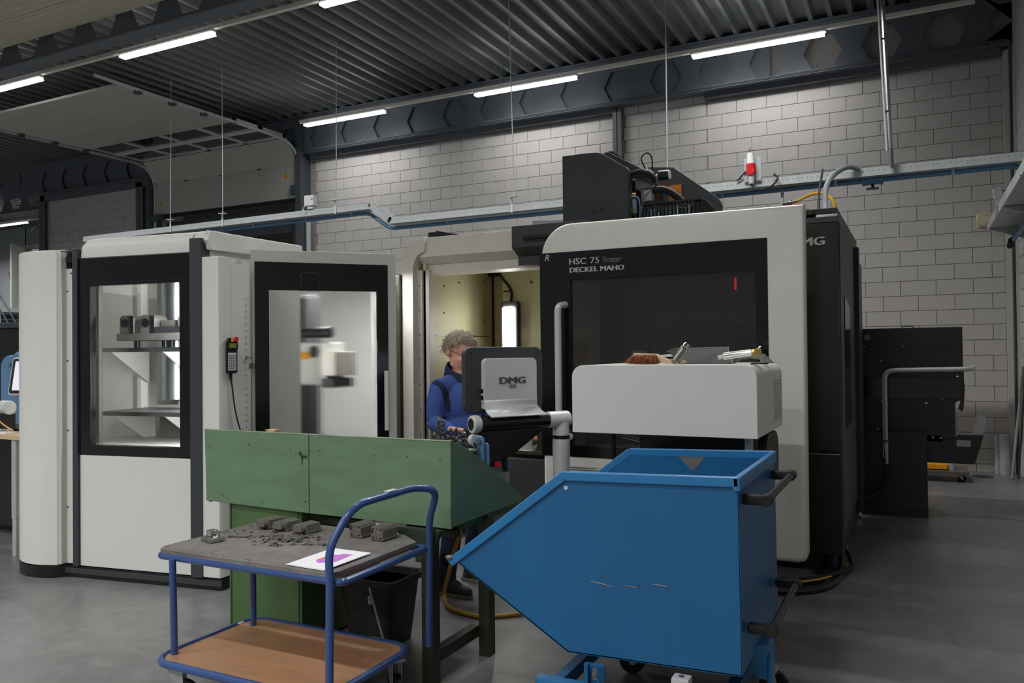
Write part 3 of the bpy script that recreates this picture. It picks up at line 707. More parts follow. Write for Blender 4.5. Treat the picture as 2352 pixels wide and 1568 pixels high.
# ---------------------------------------------------------------- loading station on the left (front turned 9 degrees)
RZ = math.radians(9.23)
ls = thing('loading_station', 'tall white cabinet with black framed window, curved side cover and open glazed door', 'machine', (-5.36, 3.724, 0), rz=RZ)
def lb(name, a, b, material, bevel=.003, parent=None): return MB().box(a, b).build(name, material, parent or ls, bevel=bevel)
def L_(x, y):
    dx, dy = x + 5.36, y - 3.724; c, s = math.cos(RZ), math.sin(RZ)
    return (c * dx + s * dy, -s * dx + c * dy)
# plinth
MB().box((-.12, .0, 0), (1.2, .12, .082)).build('plinth', BLACK, ls, bevel=.006)
MB().box((-.14, -.012, .03), (1.2, .0, .07)).build('plinth_lip', ANTHRA, ls, bevel=.003)
curve = [L_(*p) for p in spline([(-5.50, 3.645), (-5.61, 3.602), (-5.72, 3.585), (-5.84, 3.60), (-5.95, 3.65), (-6.03, 3.72), (-6.09, 3.82), (-6.12, 3.95), (-6.12, 4.15)], 5)]
inner = [L_(*p) for p in spline([(-5.50, 3.68), (-5.61, 3.64), (-5.72, 3.625), (-5.83, 3.64), (-5.93, 3.69), (-5.995, 3.75), (-6.05, 3.84), (-6.08, 3.95), (-6.08, 4.15)], 5)]
MB().prism(curve + inner[::-1], 'z', .09, 2.345).build('curved_cover', WHITE, ls, bevel=.008, angle=.9)
MB().prism(curve[2:] + [L_(-5.3, 4.15), L_(-5.42, 3.76)], 'z', 0.0, .085).build('curved_plinth', BLACK, ls, bevel=.004, angle=.9)
MB().prism([(c[0] * .985 - .002, c[1] + .02) for c in curve] + [L_(-5.3, 4.15), L_(-5.42, 3.76)], 'z', 2.26, 2.30).build('curved_cap', BLACK, ls, angle=.9)
lb('cover_strip', (-.15, -.05, .1), (-.118, .0, 2.33), GREYWHITE)
lb('screw_strip', (-.14, -.005, .1), (-.05, .03, 2.215), WHITE)
m = MB()
for z in (.5, 1.05, 1.55, 2.05): m.cyl((-.105, -.005, z), (-.105, -.009, z), .006, n=8)
m.cyl((-.07, -.005, 2.18), (-.07, -.009, 2.18), .006, n=8); tag(m.build('screw', DARKGREY, ls), kind='stuff')
MB().cyl((-.2, .1, 2.2), (-.2, .1, 2.36), .1, n=20).build('pivot_cap', BLACK, ls, bevel=.03)
lb('post', (-.05, -.02, .085), (-.004, .06, 2.355), ANTHRA, .004)
lb('post', (.972, -.03, .085), (1.066, .06, 2.375), ANTHRA, .004)
lb('lower_panel', (0, 0, .088), (.968, .03, .877), WHITE)
wf = MB().frame((-.002, .882, .970, 2.283), (.097, .95, .868, 2.083), -.004, .05).build('window_frame', BLACKGLOSS, ls, bevel=.003)
MB().box((.0, -.007, 2.10), (.968, -.003, 2.105)).build('frame_joint', BLACK, wf)
MB().box((.097, .02, .95), (.868, .026, 2.083)).build('window_pane', CLEAR, wf)
# top cover: rounded front edge, returns along the right side
tp = [(0, 2.287), (0, 2.36), (.012, 2.40), (.035, 2.422), (.075, 2.432), (.5, 2.434), (.5, 2.35), (.06, 2.34), (.03, 2.287)]
m = MB(); n = len(tp); rings = []
for x, dz, s in ((-.004, -.06, .2), (.01, -.025, .7), (.04, -.006, .93), (.09, 0, 1), (.97, 0, 1)):
    rings.append([m.bm.verts.new((x, p[0] * 1.0 + (.02 * (1 - s)), max(2.287, p[1] + (dz if p[1] > 2.3 else 0)))) for p in tp])
for a, b2 in zip(rings, rings[1:]):
    for k in range(n): m.bm.faces.new((a[k], a[(k + 1) % n], b2[(k + 1) % n], b2[k]))
m.bm.faces.new(rings[0]); m.bm.faces.new(rings[-1][::-1])
m.build('top_cover', WHITE, ls, angle=.7)
MB().prism([(0.045, 2.30), (.0, 2.36), (.012, 2.40), (.035, 2.424), (.075, 2.434), (.5, 2.436), (.5, 2.30)], 'x', .985, 1.10).build('corner_cover', WHITE, ls, bevel=.004)
# right side return, parallel to the hall walls
def wp(*pts): return [L_(x, y) for x, y in pts]
MB().prism(wp((-4.35, 3.95), (-4.29, 3.90), (-4.29, 4.86), (-4.35, 4.86)), 'z', 2.30, 2.432).build('side_header', WHITE, ls, bevel=.012)
MB().prism(wp((-5.3, 3.9), (-4.32, 4.0), (-4.32, 4.86), (-5.3, 4.86)), 'z', 2.40, 2.425).build('roof_sheet', WHITE, ls)
MB().prism(wp((-4.335, 3.96), (-4.32, 3.96), (-4.32, 4.86), (-4.335, 4.86)), 'z', .1, 2.30).build('side_wall', WHITE, ls)
MB().prism(wp((-4.33, 3.872), (-4.175, 3.897), (-4.165, 3.93), (-4.175, 4.00), (-4.32, 3.99)), 'z', .09, 2.245).build('corner_strip', WHITE, ls, bevel=.004)
sp = MB().prism(wp((-4.20, 3.95), (-4.185, 3.95), (-4.20, 4.20), (-4.24, 4.20)), 'z', .09, 2.21).build('side_panel', WHITE, ls, bevel=.003)
m = MB()
for k in range(26): x, y = L_(-4.196, 4.165); m.cyl((x, y, .85 + k * .045), (x + .004, y - .004, .85 + k * .045), .004, n=6)
tag(m.build('rivet', ALU, sp), kind='stuff')
for z in (1.02, 1.56):
    x, y = L_(-4.195, 4.17); MB().cyl((x, y, z), (x + .02, y - .012, z), .010, n=8).cyl((x, y + .05, z), (x + .02, y + .038, z), .010, n=8).build('hinge_bolt', STEEL, ls)
    x, y = L_(-4.22, 4.215); MB().obox((x, y, z - .06), (.05, .05, .04)).build('hinge_block', ALU, ls, bevel=.004)
# inside of the cabinet
lb('inner_back', (-.70, .78, .1), (1.04, .80, 2.4), WHITE)
lb('inner_left', (-.70, .50, .1), (-.68, .78, 2.4), WHITE)
lb('inner_floor', (-.30, .06, .9), (1.02, .78, .93), GREYWHITE)
MB().prism([(-.20, .78), (-.17, .73), (-.13, .73), (-.10, .78)], 'z', .93, 2.4).build('inner_column', OFFWHITE, ls, bevel=.004)
lb('inner_rail', (-.125, .24, .93), (-.066, .28, 2.38), DULLSTEEL)
lb('inner_rail', (-.152, .235, .93), (-.127, .27, 2.38), GREYWHITE)
MB().cyl((.27, .66, 1.24), (.27, .66, 2.4), .10, n=24).build('inner_tube', ALU, ls)
lb('inner_sheet', (.0, .765, 1.19), (.20, .775, 2.4), STEEL)
lb('inner_sheet', (.08, .70, .93), (.45, .71, 1.12), DULLSTEEL)
for z in (1.64, 1.165):
    sh = lb('shelf', (-.10, .28, z - .02), (1.0, .76, z), DULLSTEEL)
    MB().box((-.10, .27, z - .03), (1.0, .28, z + .002)).build('shelf_edge', STEEL, sh)
    for x in (-.085, .40):
        MB().prism([(.36, z - .025), (.76, z - .025), (.76, z - .28)], 'x', x, x + .012).build('gusset', GREYWHITE, sh)
# opened glazed door, hinged at the right side return
RD = math.radians(47.2)
dm = Matrix.Translation((*L_(-4.24, 4.254), 0)) @ Matrix.Rotation(RD - RZ, 4, 'Z')
def db(name, mb, material, parent, bevel=.003):
    mb.bm.transform(dm); return mb.build(name, material, parent, bevel=bevel)
od = db('open_door', MB().frame((0, .12, 1.05, 2.335), (.03, .2, .985, 2.245), 0, .06), GREYWHITE, ls, .006)
fo = [(.028, .198), (.987, .198), (.987, 2.247), (.028, 2.247)]
db('door_frame', MB().frame((.028, .198, .987, 2.247), (.125, .80, .905, 2.045), -.006, .03), BLACKGLOSS, od, .002)
db('door_pane', MB().box((.125, .012, .80), (.905, .018, 2.045)), FROST, od, 0)
db('door_stop', MB().box((.955, -.016, 1.0), (.985, -.004, 1.45)), OFFWHITE, od, .004)
db('pane_clip', MB().tube(fillet([(.35, -.008, 2.06), (.35, -.008, 2.17), (.48, -.008, 2.17), (.48, -.008, 2.06)], .03), .006, 6), BLACK, od, 0)

# handling cell seen through the scuffed door pane
hc = thing('handling_cell', 'white pallet handling cell with dark column behind the scuffed door pane', 'machine', (-5.2, 6.2, 0))
MB().box((-6.4, 6.9, 0), (-4.3, 6.95, 2.55)).build('back_wall', WHITE, hc)
MB().box((-4.36, 5.9, .1), (-4.25, 6.9, 2.3)).build('side_wall', WHITE, hc, bevel=.02)
MB().box((-4.30, 5.86, .1), (-4.14, 5.92, 2.2)).build('end_panel', WHITE, hc, bevel=.02)
MB().tube(fillet([(-4.22, 5.86, 1.98), (-4.22, 5.79, 1.96), (-4.22, 5.79, .92), (-4.22, 5.86, .9)], .05), .02, 8).build('end_handle', ALUPAINT, hc)
MB().box((-5.02, 5.4, .1), (-4.74, 5.6, 2.1)).build('column', DARKGREY, hc, bevel=.02)
MB().box((-4.9, 5.38, .1), (-4.84, 5.4, 2.1)).build('column_rail', BLACK, hc)
grip = MB().box((-4.78, 5.25, 1.32), (-4.40, 5.5, 1.68)).build('gripper_body', WHITE, hc, bevel=.02)
MB().box((-4.77, 5.243, 1.54), (-4.56, 5.25, 1.60)).build('hazard_strip', YELLOWPAINT, grip)
MB().cyl((-4.52, 5.24, 1.6), (-4.52, 5.25, 1.6), .05, n=16).build('gripper_port', BLACK, grip)
MB().cyl((-4.72, 5.3, 1.76), (-4.38, 5.3, 1.76), .05, n=14).build('gripper_cylinder', BLACK, grip, bevel=.01)
MB().box((-4.42, 5.22, 1.40), (-4.28, 5.5, 1.60)).build('gripper_jaw', OFFWHITE, grip, bevel=.01)
MB().box((-4.42, 5.22, 1.30), (-4.3, 5.5, 1.38)).build('gripper_jaw', DARKGREY, grip, bevel=.01)
MB().box((-4.5, 6.2, .1), (-4.38, 6.4, 1.0)).build('cabinet_block', DULLSTEEL, hc, bevel=.01)

# pendant controller hanging on the side panel
pd = thing('handheld_pendant', 'black handheld pendant with red stop button hanging on white side panel', 'controller', (-4.16, 3.99, 1.455), rz=math.radians(62))
pd.scale = (.74, .74, .74)
MB().prism(rrect(-.05, 0, .05, .30, .02), 'y', -.04, .03).build('body', BLACK, pd, bevel=.008)
MB().prism([(-.05, .22), (.05, .22), (.045, .31), (.02, .33), (-.04, .325)], 'y', -.065, -.01).build('head', BLACK, pd, bevel=.008)
MB().box((-.032, -.069, .235), (.032, -.064, .275)).build('display', LCDGREEN, pd)
MB().box((-.036, -.046, .03), (.036, -.039, .19)).build('keypad', GREYPLASTIC, pd)
m = MB()
for i in range(4):
    for j in range(6): m.box((-.03 + i * .016, -.049, .045 + j * .022), (-.02 + i * .016, -.046, .056 + j * .022))
tag(m.build('keys', PRINTDARK, pd), kind='stuff')
MB().box((-.015, -.075, .29), (.045, -.06, .325)).build('stop_base', YELLOWPAINT, pd, bevel=.004)
MB().cyl((.022, -.07, .31), (.022, -.105, .315), .022, n=14).build('stop_button', RED, pd, bevel=.005)
MB().tube(spline([(0, 0, 0), (0, 0, -.06), (.01, 0, -.12), (.03, .0, -.3), (.06, 0, -.45), (.1, .01, -.6), (.12, .02, -.9)]), [.012] * 9 + [.007] * 40, 6).build('cable', RUBBER, pd)

# clamping fixture on the upper shelf
cx, cy = -5.36 + math.cos(RZ) * .028 - math.sin(RZ) * .31, 3.724 + math.sin(RZ) * .028 + math.cos(RZ) * .31
cf = thing('clamping_fixture', 'grey steel clamping fixture on the upper shelf behind the left window', 'fixture', (cx, cy, 1.6402), rz=RZ)
MB().box((0, .0, .055), (.82, .22, .11)).build('base_plate', DULLSTEEL, cf, bevel=.004)
for x in (.10, .36, .42, .70): MB().cyl((x, .1, 0), (x, .1, .055), .022, n=12).build('foot', BLACK, cf)
for x in (.03, .22):
    v = MB().prism([(x, .11), (x + .13, .11), (x + .13, .22), (x + .1, .245), (x + .02, .245), (x, .225)], 'y', 0, .14).build('vise', DULLSTEEL, cf, bevel=.006)
    MB().cyl((x + .055, -.012, .185), (x + .055, .0, .185), .032, n=14).build('vise_screw', BLACK, v)
    MB().box((x + .1, -.006, .11), (x + .13, .0, .24)).build('vise_rail', BLACK, v)
MB().box((.16, .02, .11), (.23, .12, .20)).build('spacer', DULLSTEEL, cf, bevel=.004)
MB().box((.35, .0, .11), (.8, .2, .155)).build('rail', STEEL, cf, bevel=.004)
MB().box((.36, .05, .155), (.78, .16, .205)).build('rail', DULLSTEEL, cf, bevel=.008)
MB().box((.54, .02, .155), (.8, .12, .225)).build('jaw', DULLSTEEL, cf, bevel=.006)
# unseen strip light added to brighten the inside of the loading station
d = bpy.data.lights.new('station_fill', 'AREA'); d.shape = 'RECTANGLE'; d.size = .05; d.size_y = 1.2; d.energy = 26
o = bpy.data.objects.new('station_fill', d); COL.objects.link(o); o.parent = ls
o.location = (.90, .14, 1.55); o.rotation_euler = Vector((-.62, .78, 0)).to_track_quat('-Z', 'Y').to_euler()
lb('added_strip', (.90, .06, .95), (.95, .12, 2.2), ALU)  # invented body for the added strip light
d = bpy.data.lights.new('cell_fill', 'AREA'); d.shape = 'RECTANGLE'; d.size = .9; d.size_y = .08; d.energy = 40  # unseen light added to brighten the cell behind the pane
o = bpy.data.objects.new('cell_fill', d); o.location = (-4.6, 5.62, 2.30); COL.objects.link(o)
MB().box((-5.1, 5.58, 2.31), (-4.1, 5.66, 2.35)).build('added_lamp_bar', ALU, hc)  # bar and arm added to carry the cell's extra light
MB().box((-4.34, 5.6, 2.25), (-4.28, 6.9, 2.31)).build('added_lamp_arm', ALU, hc)
# ---------------------------------------------------------------- green workbench
wb = thing('workbench', 'green painted workbench with high back board and sloped drill rack', 'workbench', (-2.8, 3.6, 0))
def wbb(name, a, b, material, bevel=.003, parent=None): return MB().box(a, b).build(name, material, parent or wb, bevel=bevel)
def sheet(poly, y0, y1, name, material, parent, bevel=.003): return MB().prism(poly, 'y', y0, y1).build(name, material, parent, bevel=bevel)
sheet([(-3.628, .753), (-2.876, .741), (-2.876, 1.154), (-3.640, 1.160)], 3.29, 3.312, 'back_board', GREEN, wb)
sheet([(-2.872, .741), (-2.002, .736), (-2.0, 1.152), (-2.872, 1.154)], 3.29, 3.312, 'back_board', GREEN, wb)
for x0, x1 in ((-3.64, -2.876), (-2.872, -2.0)):
    wbb('worn_top_edge', (x0, 3.289, 1.153), (x1, 3.314, 1.158), GREENEDGE, .0015)
m = MB()
for x, z in ((-3.60, 1.06), (-3.3, 1.085), (-3.0, 1.07), (-2.8, 1.075), (-2.45, 1.065), (-2.25, 1.07), (-2.06, 1.06), (-3.5, .79), (-3.2, .775), (-2.9, .80)): m.cyl((x, 3.29, z), (x, 3.2885, z), .004, n=6)
tag(m.build('nail_head', DKGREEN, wb), kind='stuff')
for x in (-3.635, -2.022):
    MB().prism([(3.312, .742), (4.064, .742), (4.07, .77), (3.62, 1.02), (3.38, 1.14), (3.312, 1.15)], 'x', x, x + .02).build('side_panel', GREEN, wb, bevel=.002)
st_ = MB().prism([(-2.945, 1.055), (-2.93, 1.065), (-2.915, 1.045), (-2.885, 1.045), (-2.885, 1.03), (-2.91, 1.03), (-2.918, 1.0), (-2.926, .992), (-2.922, 1.02), (-2.93, 1.04)], 'y', 3.2890, 3.2905).build('oil_stain', DKGREEN, wb)
m = MB()
for k in range(16):
    x, z = random.uniform(-2.32, -2.05), random.uniform(.93, 1.06); m.box((x, 3.2892, z), (x + random.uniform(.015, .06), 3.2905, z + .0014))
tag(m.build('scratch', GREENEDGE, wb), kind='stuff')
# sloping rack steps that hold the drills
for k in range(6):
    y = 3.312 + k * .115; z = 1.10 - k * .062
    wbb('rack_step', (-3.61, y, z - .03), (-2.025, y + .112, z), GREEN)
wbb('rack_stop', (-2.10, 3.52, 1.07), (-2.03, 3.60, 1.085), GREENEDGE)
wbb('worktop', (-2.94, 3.46, .70), (-2.03, 4.05, .738), GREENSTEEL)
cb = wbb('cabinet', (-3.48, 3.316, .02), (-2.95, 3.93, .745), GREENSTEEL, .006)
wbb('cabinet_seam', (-3.463, 3.313, .03), (-3.458, 3.317, .74), DKGREEN, 0, cb)
wbb('cabinet_seam', (-2.972, 3.313, .03), (-2.967, 3.317, .74), DKGREEN, 0, cb)
wbb('kick_board', (-3.46, 3.33, 0), (-2.97, 3.91, .03), BLACK, 0)
for x, y in ((-2.125, 3.215), (-2.065, 3.66)):
    lg = MB().box((x, y, 0), (x + .065, y + .065, .735))
    lg.build('leg', DKGREEN, wb, bevel=.004)
MB().box((-2.16, 3.22, .58), (-2.126, 3.27, .66)).build('leg_shim', GREENSTEEL, wb, bevel=.002)
MB().prism([(-2.32, .735), (-2.03, .735), (-2.06, .66), (-2.20, .66)], 'y', 3.235, 3.265).build('gusset', DKGREEN, wb)
MB().prism([(3.28, .10), (3.66, .10), (3.66, .16), (3.28, .16)], 'x', -2.075, -2.06).prism([(3.28, .145), (3.66, .145), (3.66, .16), (3.28, .16)], 'x', -2.11, -2.07).build('cross_bar', DKGREEN, wb, bevel=.003)
wbb('bearer', (-2.9, 3.42, .66), (-2.06, 3.48, .70), DKGREEN)

# drill bits standing in the rack
ORD = 'first second third fourth fifth sixth seventh eighth ninth tenth eleventh twelfth thirteenth fourteenth'.split()
def drill(x, y, z, h, r, label, kind='drill_bit', tilt=0.0, material=DRILLSTEEL):
    t = thing(kind, label, 'drill bit', (x, y, z), rz=random.random() * 6, group='drill bits in the bench rack', ry=tilt)
    MB().cyl((0, 0, 0), (0, 0, h * .45), r * .82, n=8).build('shank', DULLSTEEL, t)
    m = MB(); n = 14
    for s in (0, 1):
        prev = None
        for k in range(n + 1):
            a = s * PI + k * .75; zz = h * .45 + h * .5 * k / n
            q = [m.bm.verts.new((r * math.cos(a + d) * w, r * math.sin(a + d) * w, zz)) for d, w in ((-.75, .98), (0, 1.04), (.75, .98), (1.6, .3), (-1.6, .3))]
            if prev:
                for i in range(5): m.bm.faces.new((prev[i], prev[(i + 1) % 5], q[(i + 1) % 5], q[i]))
            else: m.bm.faces.new(q[::-1])
            prev = q
        tip = m.bm.verts.new((0, 0, h))
        for i in range(5): m.bm.faces.new((prev[i], prev[(i + 1) % 5], tip))
    m.build('flute', material, t, smooth=50)
tall = [(-2.165, 3.45, .23, .011, 'tallest fluted drill standing in the rack beside the hand'), (-2.135, 3.58, .19, .009, 'second tall drill beside the worker hand'), (-2.215, 3.42, .135, .006, 'thin short drill at the left of the tall one'), (-2.20, 3.46, .14, .008, 'dark stubby drill left of the tall one')]
for x, y, h, r, l in tall: drill(x, y, 1.10 - int((y - 3.312) / .115) * .062 - .004, h, r, l)
for k in range(24):
    x = -2.04 - (k % 6) * .020 - random.random() * .008; j = k // 6
    y = 3.42 + j * .055 + random.random() * .03; z = 1.10 - int((y - 3.312) / .115) * .062 - .004
    drill(x, y, z, random.uniform(.11, .17), random.uniform(.007, .012), 'fluted drill, %s from the right in the %s row of the rack' % (ORD[k % 6], ('front', 'second', 'third', 'rear')[j]), tilt=random.uniform(-.05, .12))
for k in range(14):
    drill(-3.42 + k * .0235 + random.random() * .008, 3.34, 1.096, .062 + random.random() * .014, .0025, 'thin drill tip over the left half of the board, %s from the left' % ORD[k], material=DULLSTEEL)
for k in range(9):
    drill(-2.98 + k * .0225, 3.34, 1.096, .06 + random.random() * .008, .0022, 'thin drill tip over the middle of the board, %s from the left' % ORD[k], material=DULLSTEEL)
t = thing('wooden_block', 'small pale wooden block peeking over the green board', 'block', (-3.2, 3.35, 1.1005))
MB().box((-3.21, 3.33, 1.10), (-3.15, 3.37, 1.168)).build('end_grain', PALEWOOD, t, bevel=.003)
pc = thing('spring_clamp', 'blue plastic gripped clamp standing at the end of the rack', 'clamp', (-2.05, 3.66, .975), rz=.4)
MB().prism(rrect(-.028, 0, .028, .17, .026), 'y', -.012, .012).build('blue_grip', PIPEBLUE, pc, bevel=.006)
MB().prism(rrect(.012, 0, .05, .13, .018), 'y', .02, .04).build('blue_grip', PIPEBLUE, pc, bevel=.006)
MB().cyl((.0, -.03, .145), (.0, .04, .145), .009, n=10).build('pivot', STEEL, pc)
wc = thing('white_card', 'white card leaning under the green board behind the trolley', 'card', (-2.40, 3.33, .72))
MB().box((-2.47, 3.322, .66), (-2.28, 3.326, .762)).build('card', PAPER, wc)

# ---------------------------------------------------------------- bucket under the bench
bk = thing('bucket', 'grimy black square bucket under the green workbench', 'bucket', (-2.66, 3.62, 0))
def ring_loft(m, levels, n=24):
    rings = []
    for hx, hy, z, r in levels:
        pts = rrect(-hx, -hy, hx, hy, r, 5); rings.append([m.bm.verts.new((-2.66 + x, 3.62 + y, z)) for x, y in pts])
    for a, b in zip(rings, rings[1:]):
        k = len(a)
        for i in range(k): m.bm.faces.new((a[i], a[(i + 1) % k], b[(i + 1) % k], b[i]))
    m.bm.faces.new(rings[0][::-1]); m.bm.faces.new(rings[-1]); return m
ring_loft(MB(), [(.13, .12, 0, .03), (.175, .15, .36, .04), (.170, .145, .36, .04), (.128, .115, .02, .03)]).build('body', BUCKET, bk)
ring_loft(MB(), [(.176, .151, .335, .04), (.195, .17, .34, .045), (.195, .17, .372, .045), (.172, .147, .372, .04), (.172, .147, .335, .04)]).build('rim', BUCKET, bk)
MB().tube(fillet([(-2.60, 3.445, .345), (-2.595, 3.44, .33), (-2.52, 3.46, .06), (-2.50, 3.5, .04)], .02), .006, 6).build('wire_handle', GALV, bk)
MB().tube([(-2.60, 3.442, .30), (-2.588, 3.437, .26)], .012, 8).build('handle_grip', GALV, bk)

# ---------------------------------------------------------------- yellow air hose
yh = MB().tube(spline([(-2.46, 4.03, .69), (-2.50, 4.2, .60), (-2.535, 4.28, .489), (-2.587, 4.28, .336), (-2.626, 4.28, .197), (-2.655, 4.28, .10), (-2.648, 4.27, .035), (-2.60, 4.24, .014), (-2.507, 4.19, .013), (-2.337, 4.16, .013), (-2.235, 4.231, .013), (-2.1, 4.36, .013), (-1.8, 4.7, .013)], 10), .012, 8).build('air_hose', YELLOW)
tag(yh, 'yellow air hose hanging beside the workbench and looping on the floor', 'hose')

# ---------------------------------------------------------------- trolley
ct = thing('trolley', 'blue tubular trolley with a matted upper deck and wooden lower shelf', 'trolley', (-2.5, 2.85, 0))
ZT, ZL = .69, .25
def deckring(x0, x1, y0, y1, z, r, rad): 
    return MB().tube([(x, y, z) for x, y in rrect(x0, y0, x1, y1, rad, 6)], r, 10, closed=True)
deckring(-3.10, -2.05, 2.535, 3.15, ZT - .018, .016, .03).build('upper_frame', CARTBLUE, ct)
MB().prism([p for p in rrect(-3.10, 2.53, -2.10, 3.22, .06) if not (p[0] > -2.3 and p[1] > 3.1)][:12] + [(-2.10, 3.08), (-2.22, 3.22)] + [p for p in rrect(-3.10, 2.53, -2.10, 3.22, .06) if p[0] < -2.9 and p[1] > 3.0], 'z', ZT - .02, ZT - .004).build('upper_deck', WOOD, ct, bevel=.002)
deckring(-3.02, -2.065, 2.43, 3.05, ZL - .008, .017, .10).build('lower_frame', CARTBLUE, ct)
MB().prism(rrect(-3.01, 2.44, -2.075, 3.04, .09), 'z', ZL - .014, ZL).build('lower_shelf', WOOD, ct, bevel=.002)
for x, y, x2, y2 in ((-2.975, 2.515, -2.985, 2.515), (-2.935, 2.95, -2.935, 2.95)):
    MB().cyl((x, y, ZL - .02), (x2, y2, ZT - .02), .0155, n=12).build('leg', CARTBLUE, ct)
hp = fillet([(-2.068, 2.475, ZL - .06), (-2.085, 2.505, ZT), (-2.10, 2.515, .80), (-2.05, 2.60, .965), (-2.03, 3.02, .975), (-1.97, 3.12, .955), (-2.035, 3.15, .80), (-2.035, 3.15, ZT), (-2.03, 3.13, ZL - .02)], .11, 8)
MB().tube(hp, .0165, 12).build('push_handle', CARTBLUE, ct)
MB().obox((-2.041, 2.86, .987), (.03, .065, .004)).build('handle_label', GREYPLASTIC, ct)
MB().cyl((-2.062, 2.48, ZT - .055), (-2.056, 2.478, ZT - .055), .006, n=8).build('frame_bolt', STEEL, ct)
def caster(t, x, y, z, r, rz=0.0, material=RUBBER):
    c, s = math.cos(rz), math.sin(rz)
    def P(a, b, d): return (x + c * a - s * b, y + s * a + c * b, d)
    w = MB().cyl(P(.03, -.016, r), P(.03, .016, r), r, n=20).build('caster_wheel', material, t, bevel=.006)
    MB().cyl(P(.03, -.019, r), P(.03, .019, r), r * .35, n=12).build('wheel_hub', GALV, w)
    f = MB()
    for q in (-.022, .022):
        k = [P(-.03, q, z), P(.035, q, z), P(.045, q, r * .8), P(.02, q, r * .8)]
        k2 = [P(-.03, q + .003, z), P(.035, q + .003, z), P(.045, q + .003, r * .8), P(.02, q + .003, r * .8)]
        vs = [f.bm.verts.new(p) for p in k]; v2 = [f.bm.verts.new(p) for p in k2]
        f.bm.faces.new(vs); f.bm.faces.new(v2[::-1])
        for i in range(4): f.bm.faces.new((vs[i], v2[i], v2[(i + 1) % 4], vs[(i + 1) % 4]))
    f.obox((x, y, z), (.09, .08, .012), rz=rz)
    f.build('caster_fork', GALV, t)
for x, y, a in ((-2.95, 2.50, .5), (-2.9, 2.98, .2), (-2.12, 2.5, .3), (-2.12, 2.98, -.6)): caster(ct, x, y, ZL - .04, .075, a)
# rubber mat with curled frayed edges
m = MB(); _r = rrect(-3.11, 2.528, -2.098, 3.238, .05, 5); pts = _r[:12] + [(-2.085, 3.12), (-2.235, 3.238)] + _r[18:]; z0, z1 = ZT - .004, ZT + .008
cx, cy = -2.6, 2.88
A = [m.bm.verts.new((x, y, z0)) for x, y in pts]
B = [m.bm.verts.new((x + random.uniform(-.003, .003), y + random.uniform(-.003, .003), z1 + random.uniform(0, .006))) for x, y in pts]
n = len(pts)
for i in range(n): m.bm.faces.new((A[i], A[(i + 1) % n], B[(i + 1) % n], B[i]))
m.bm.faces.new(B); m.bm.faces.new(A[::-1])
tag(m.build('rubber_mat', MAT, smooth=0), 'dirty grey rubber mat covering the upper trolley deck', 'mat')
# swarf and dust heaps
m = MB()
def flake(x, y, s, z=ZT + .010):
    pts = [(x + random.uniform(-s, s), y + random.uniform(-s, s), z + random.uniform(.0, s * .7)) for _ in range(4)]
    k = MB(); bmesh.ops.create_icosphere(k.bm, subdivisions=1, radius=s * .5)
    for v in k.bm.verts: v.co *= random.uniform(.5, 1.3); v.co.z *= .45
    m.add(k, Matrix.Translation((x, y, z + .001)))
    vs = [m.bm.verts.new(p) for p in pts]; m.bm.faces.new(vs[:3]); m.bm.faces.new(vs[1:])
for k in range(150):
    u = random.gauss(-2.72, .13); v = random.gauss(2.93, .06)
    flake(min(-2.45, max(-3.05, u)), min(3.2, max(2.6, v)), random.uniform(.008, .026))
for k in range(60): flake(random.uniform(-3.08, -2.3), 2.545 + random.random() * .02, random.uniform(.005, .011))
for k in range(40): flake(-3.09 + random.random() * .03, random.uniform(2.56, 3.2), random.uniform(.006, .013))
tag(m.build('metal_swarf', DULLSTEEL, smooth=0), 'grey metal swarf and chips heaped on the mat around the parts', 'swarf', kind='stuff')

# machined parts on the trolley
PZ = ZT + .0145
def wedge_part(x, y, label, rz=-.12):
    t = thing('machined_block', label, 'metal part', (x, y, PZ), rz=rz, group='row of notched machined blocks on the trolley'); t.scale = (.78, .78, .74)
    MB().prism([(-.05, 0), (.055, 0), (.055, .014), (.05, .014), (.044, .058), (-.036, .062), (-.042, .055), (-.046, .014), (-.05, .014)], 'y', 0, .115).build('body', DULLSTEEL, t, bevel=.002)
    MB().prism([(-.044, .016), (.034, .016), (.042, .026), (.036, .046), (.022, .058), (-.032, .060), (-.044, .048)], 'y', -.038, .004).build('nose', DULLSTEEL, t, bevel=.003)
    MB().prism([(-.036, -.03), (.018, -.03), (.02, -.024), (-.036, -.024)], 'z', .0585, .0605).build('bright_chamfer', CHROME, t)
    MB().prism([(-.036, -.016), (.018, -.016), (.02, -.011), (-.036, -.011)], 'z', .0595, .0612).build('bright_chamfer', CHROME, t)
    return t
def flange_part(x, y, label, rz=-.12):
    t = thing('drilled_block', label, 'metal part', (x, y, PZ), rz=rz, group='pair of drilled machined blocks on the trolley'); t.scale = (.72, .72, .66)
    MB().prism([(-.06, 0), (.052, 0), (.052, .014), (.045, .014), (.045, .07), (.03, .092), (.006, .094), (.004, .090), (-.004, .090), (-.006, .094), (-.05, .094), (-.055, .03)], 'y', -.06, .09).build('body', DULLSTEEL, t, bevel=.002)
    MB().box((-.05, -.063, .042), (.04, -.058, .049)).build('bright_groove', ALU, t)
    for px in (-.035, .028):
        for pz in (.018, .078): MB().cyl((px, -.0605, pz), (px, -.0635, pz), .007, n=10).build('drilled_hole', BLACK, t)
    for px, pz in ((-.004, .018), (-.004, .078)): MB().cyl((px, -.0605, pz), (px, -.0625, pz), .0035, n=8).build('drilled_hole', BLACK, t)
    MB().box((-.052, -.0625, .052), (-.035, -.0605, .066)).build('drilled_hole', BLACK, t)
    return t
wedge_part(-2.955, 3.05, 'leftmost of the three notched grey blocks standing on the mat')
wedge_part(-2.835, 3.042, 'middle one of the three notched grey blocks on the mat')
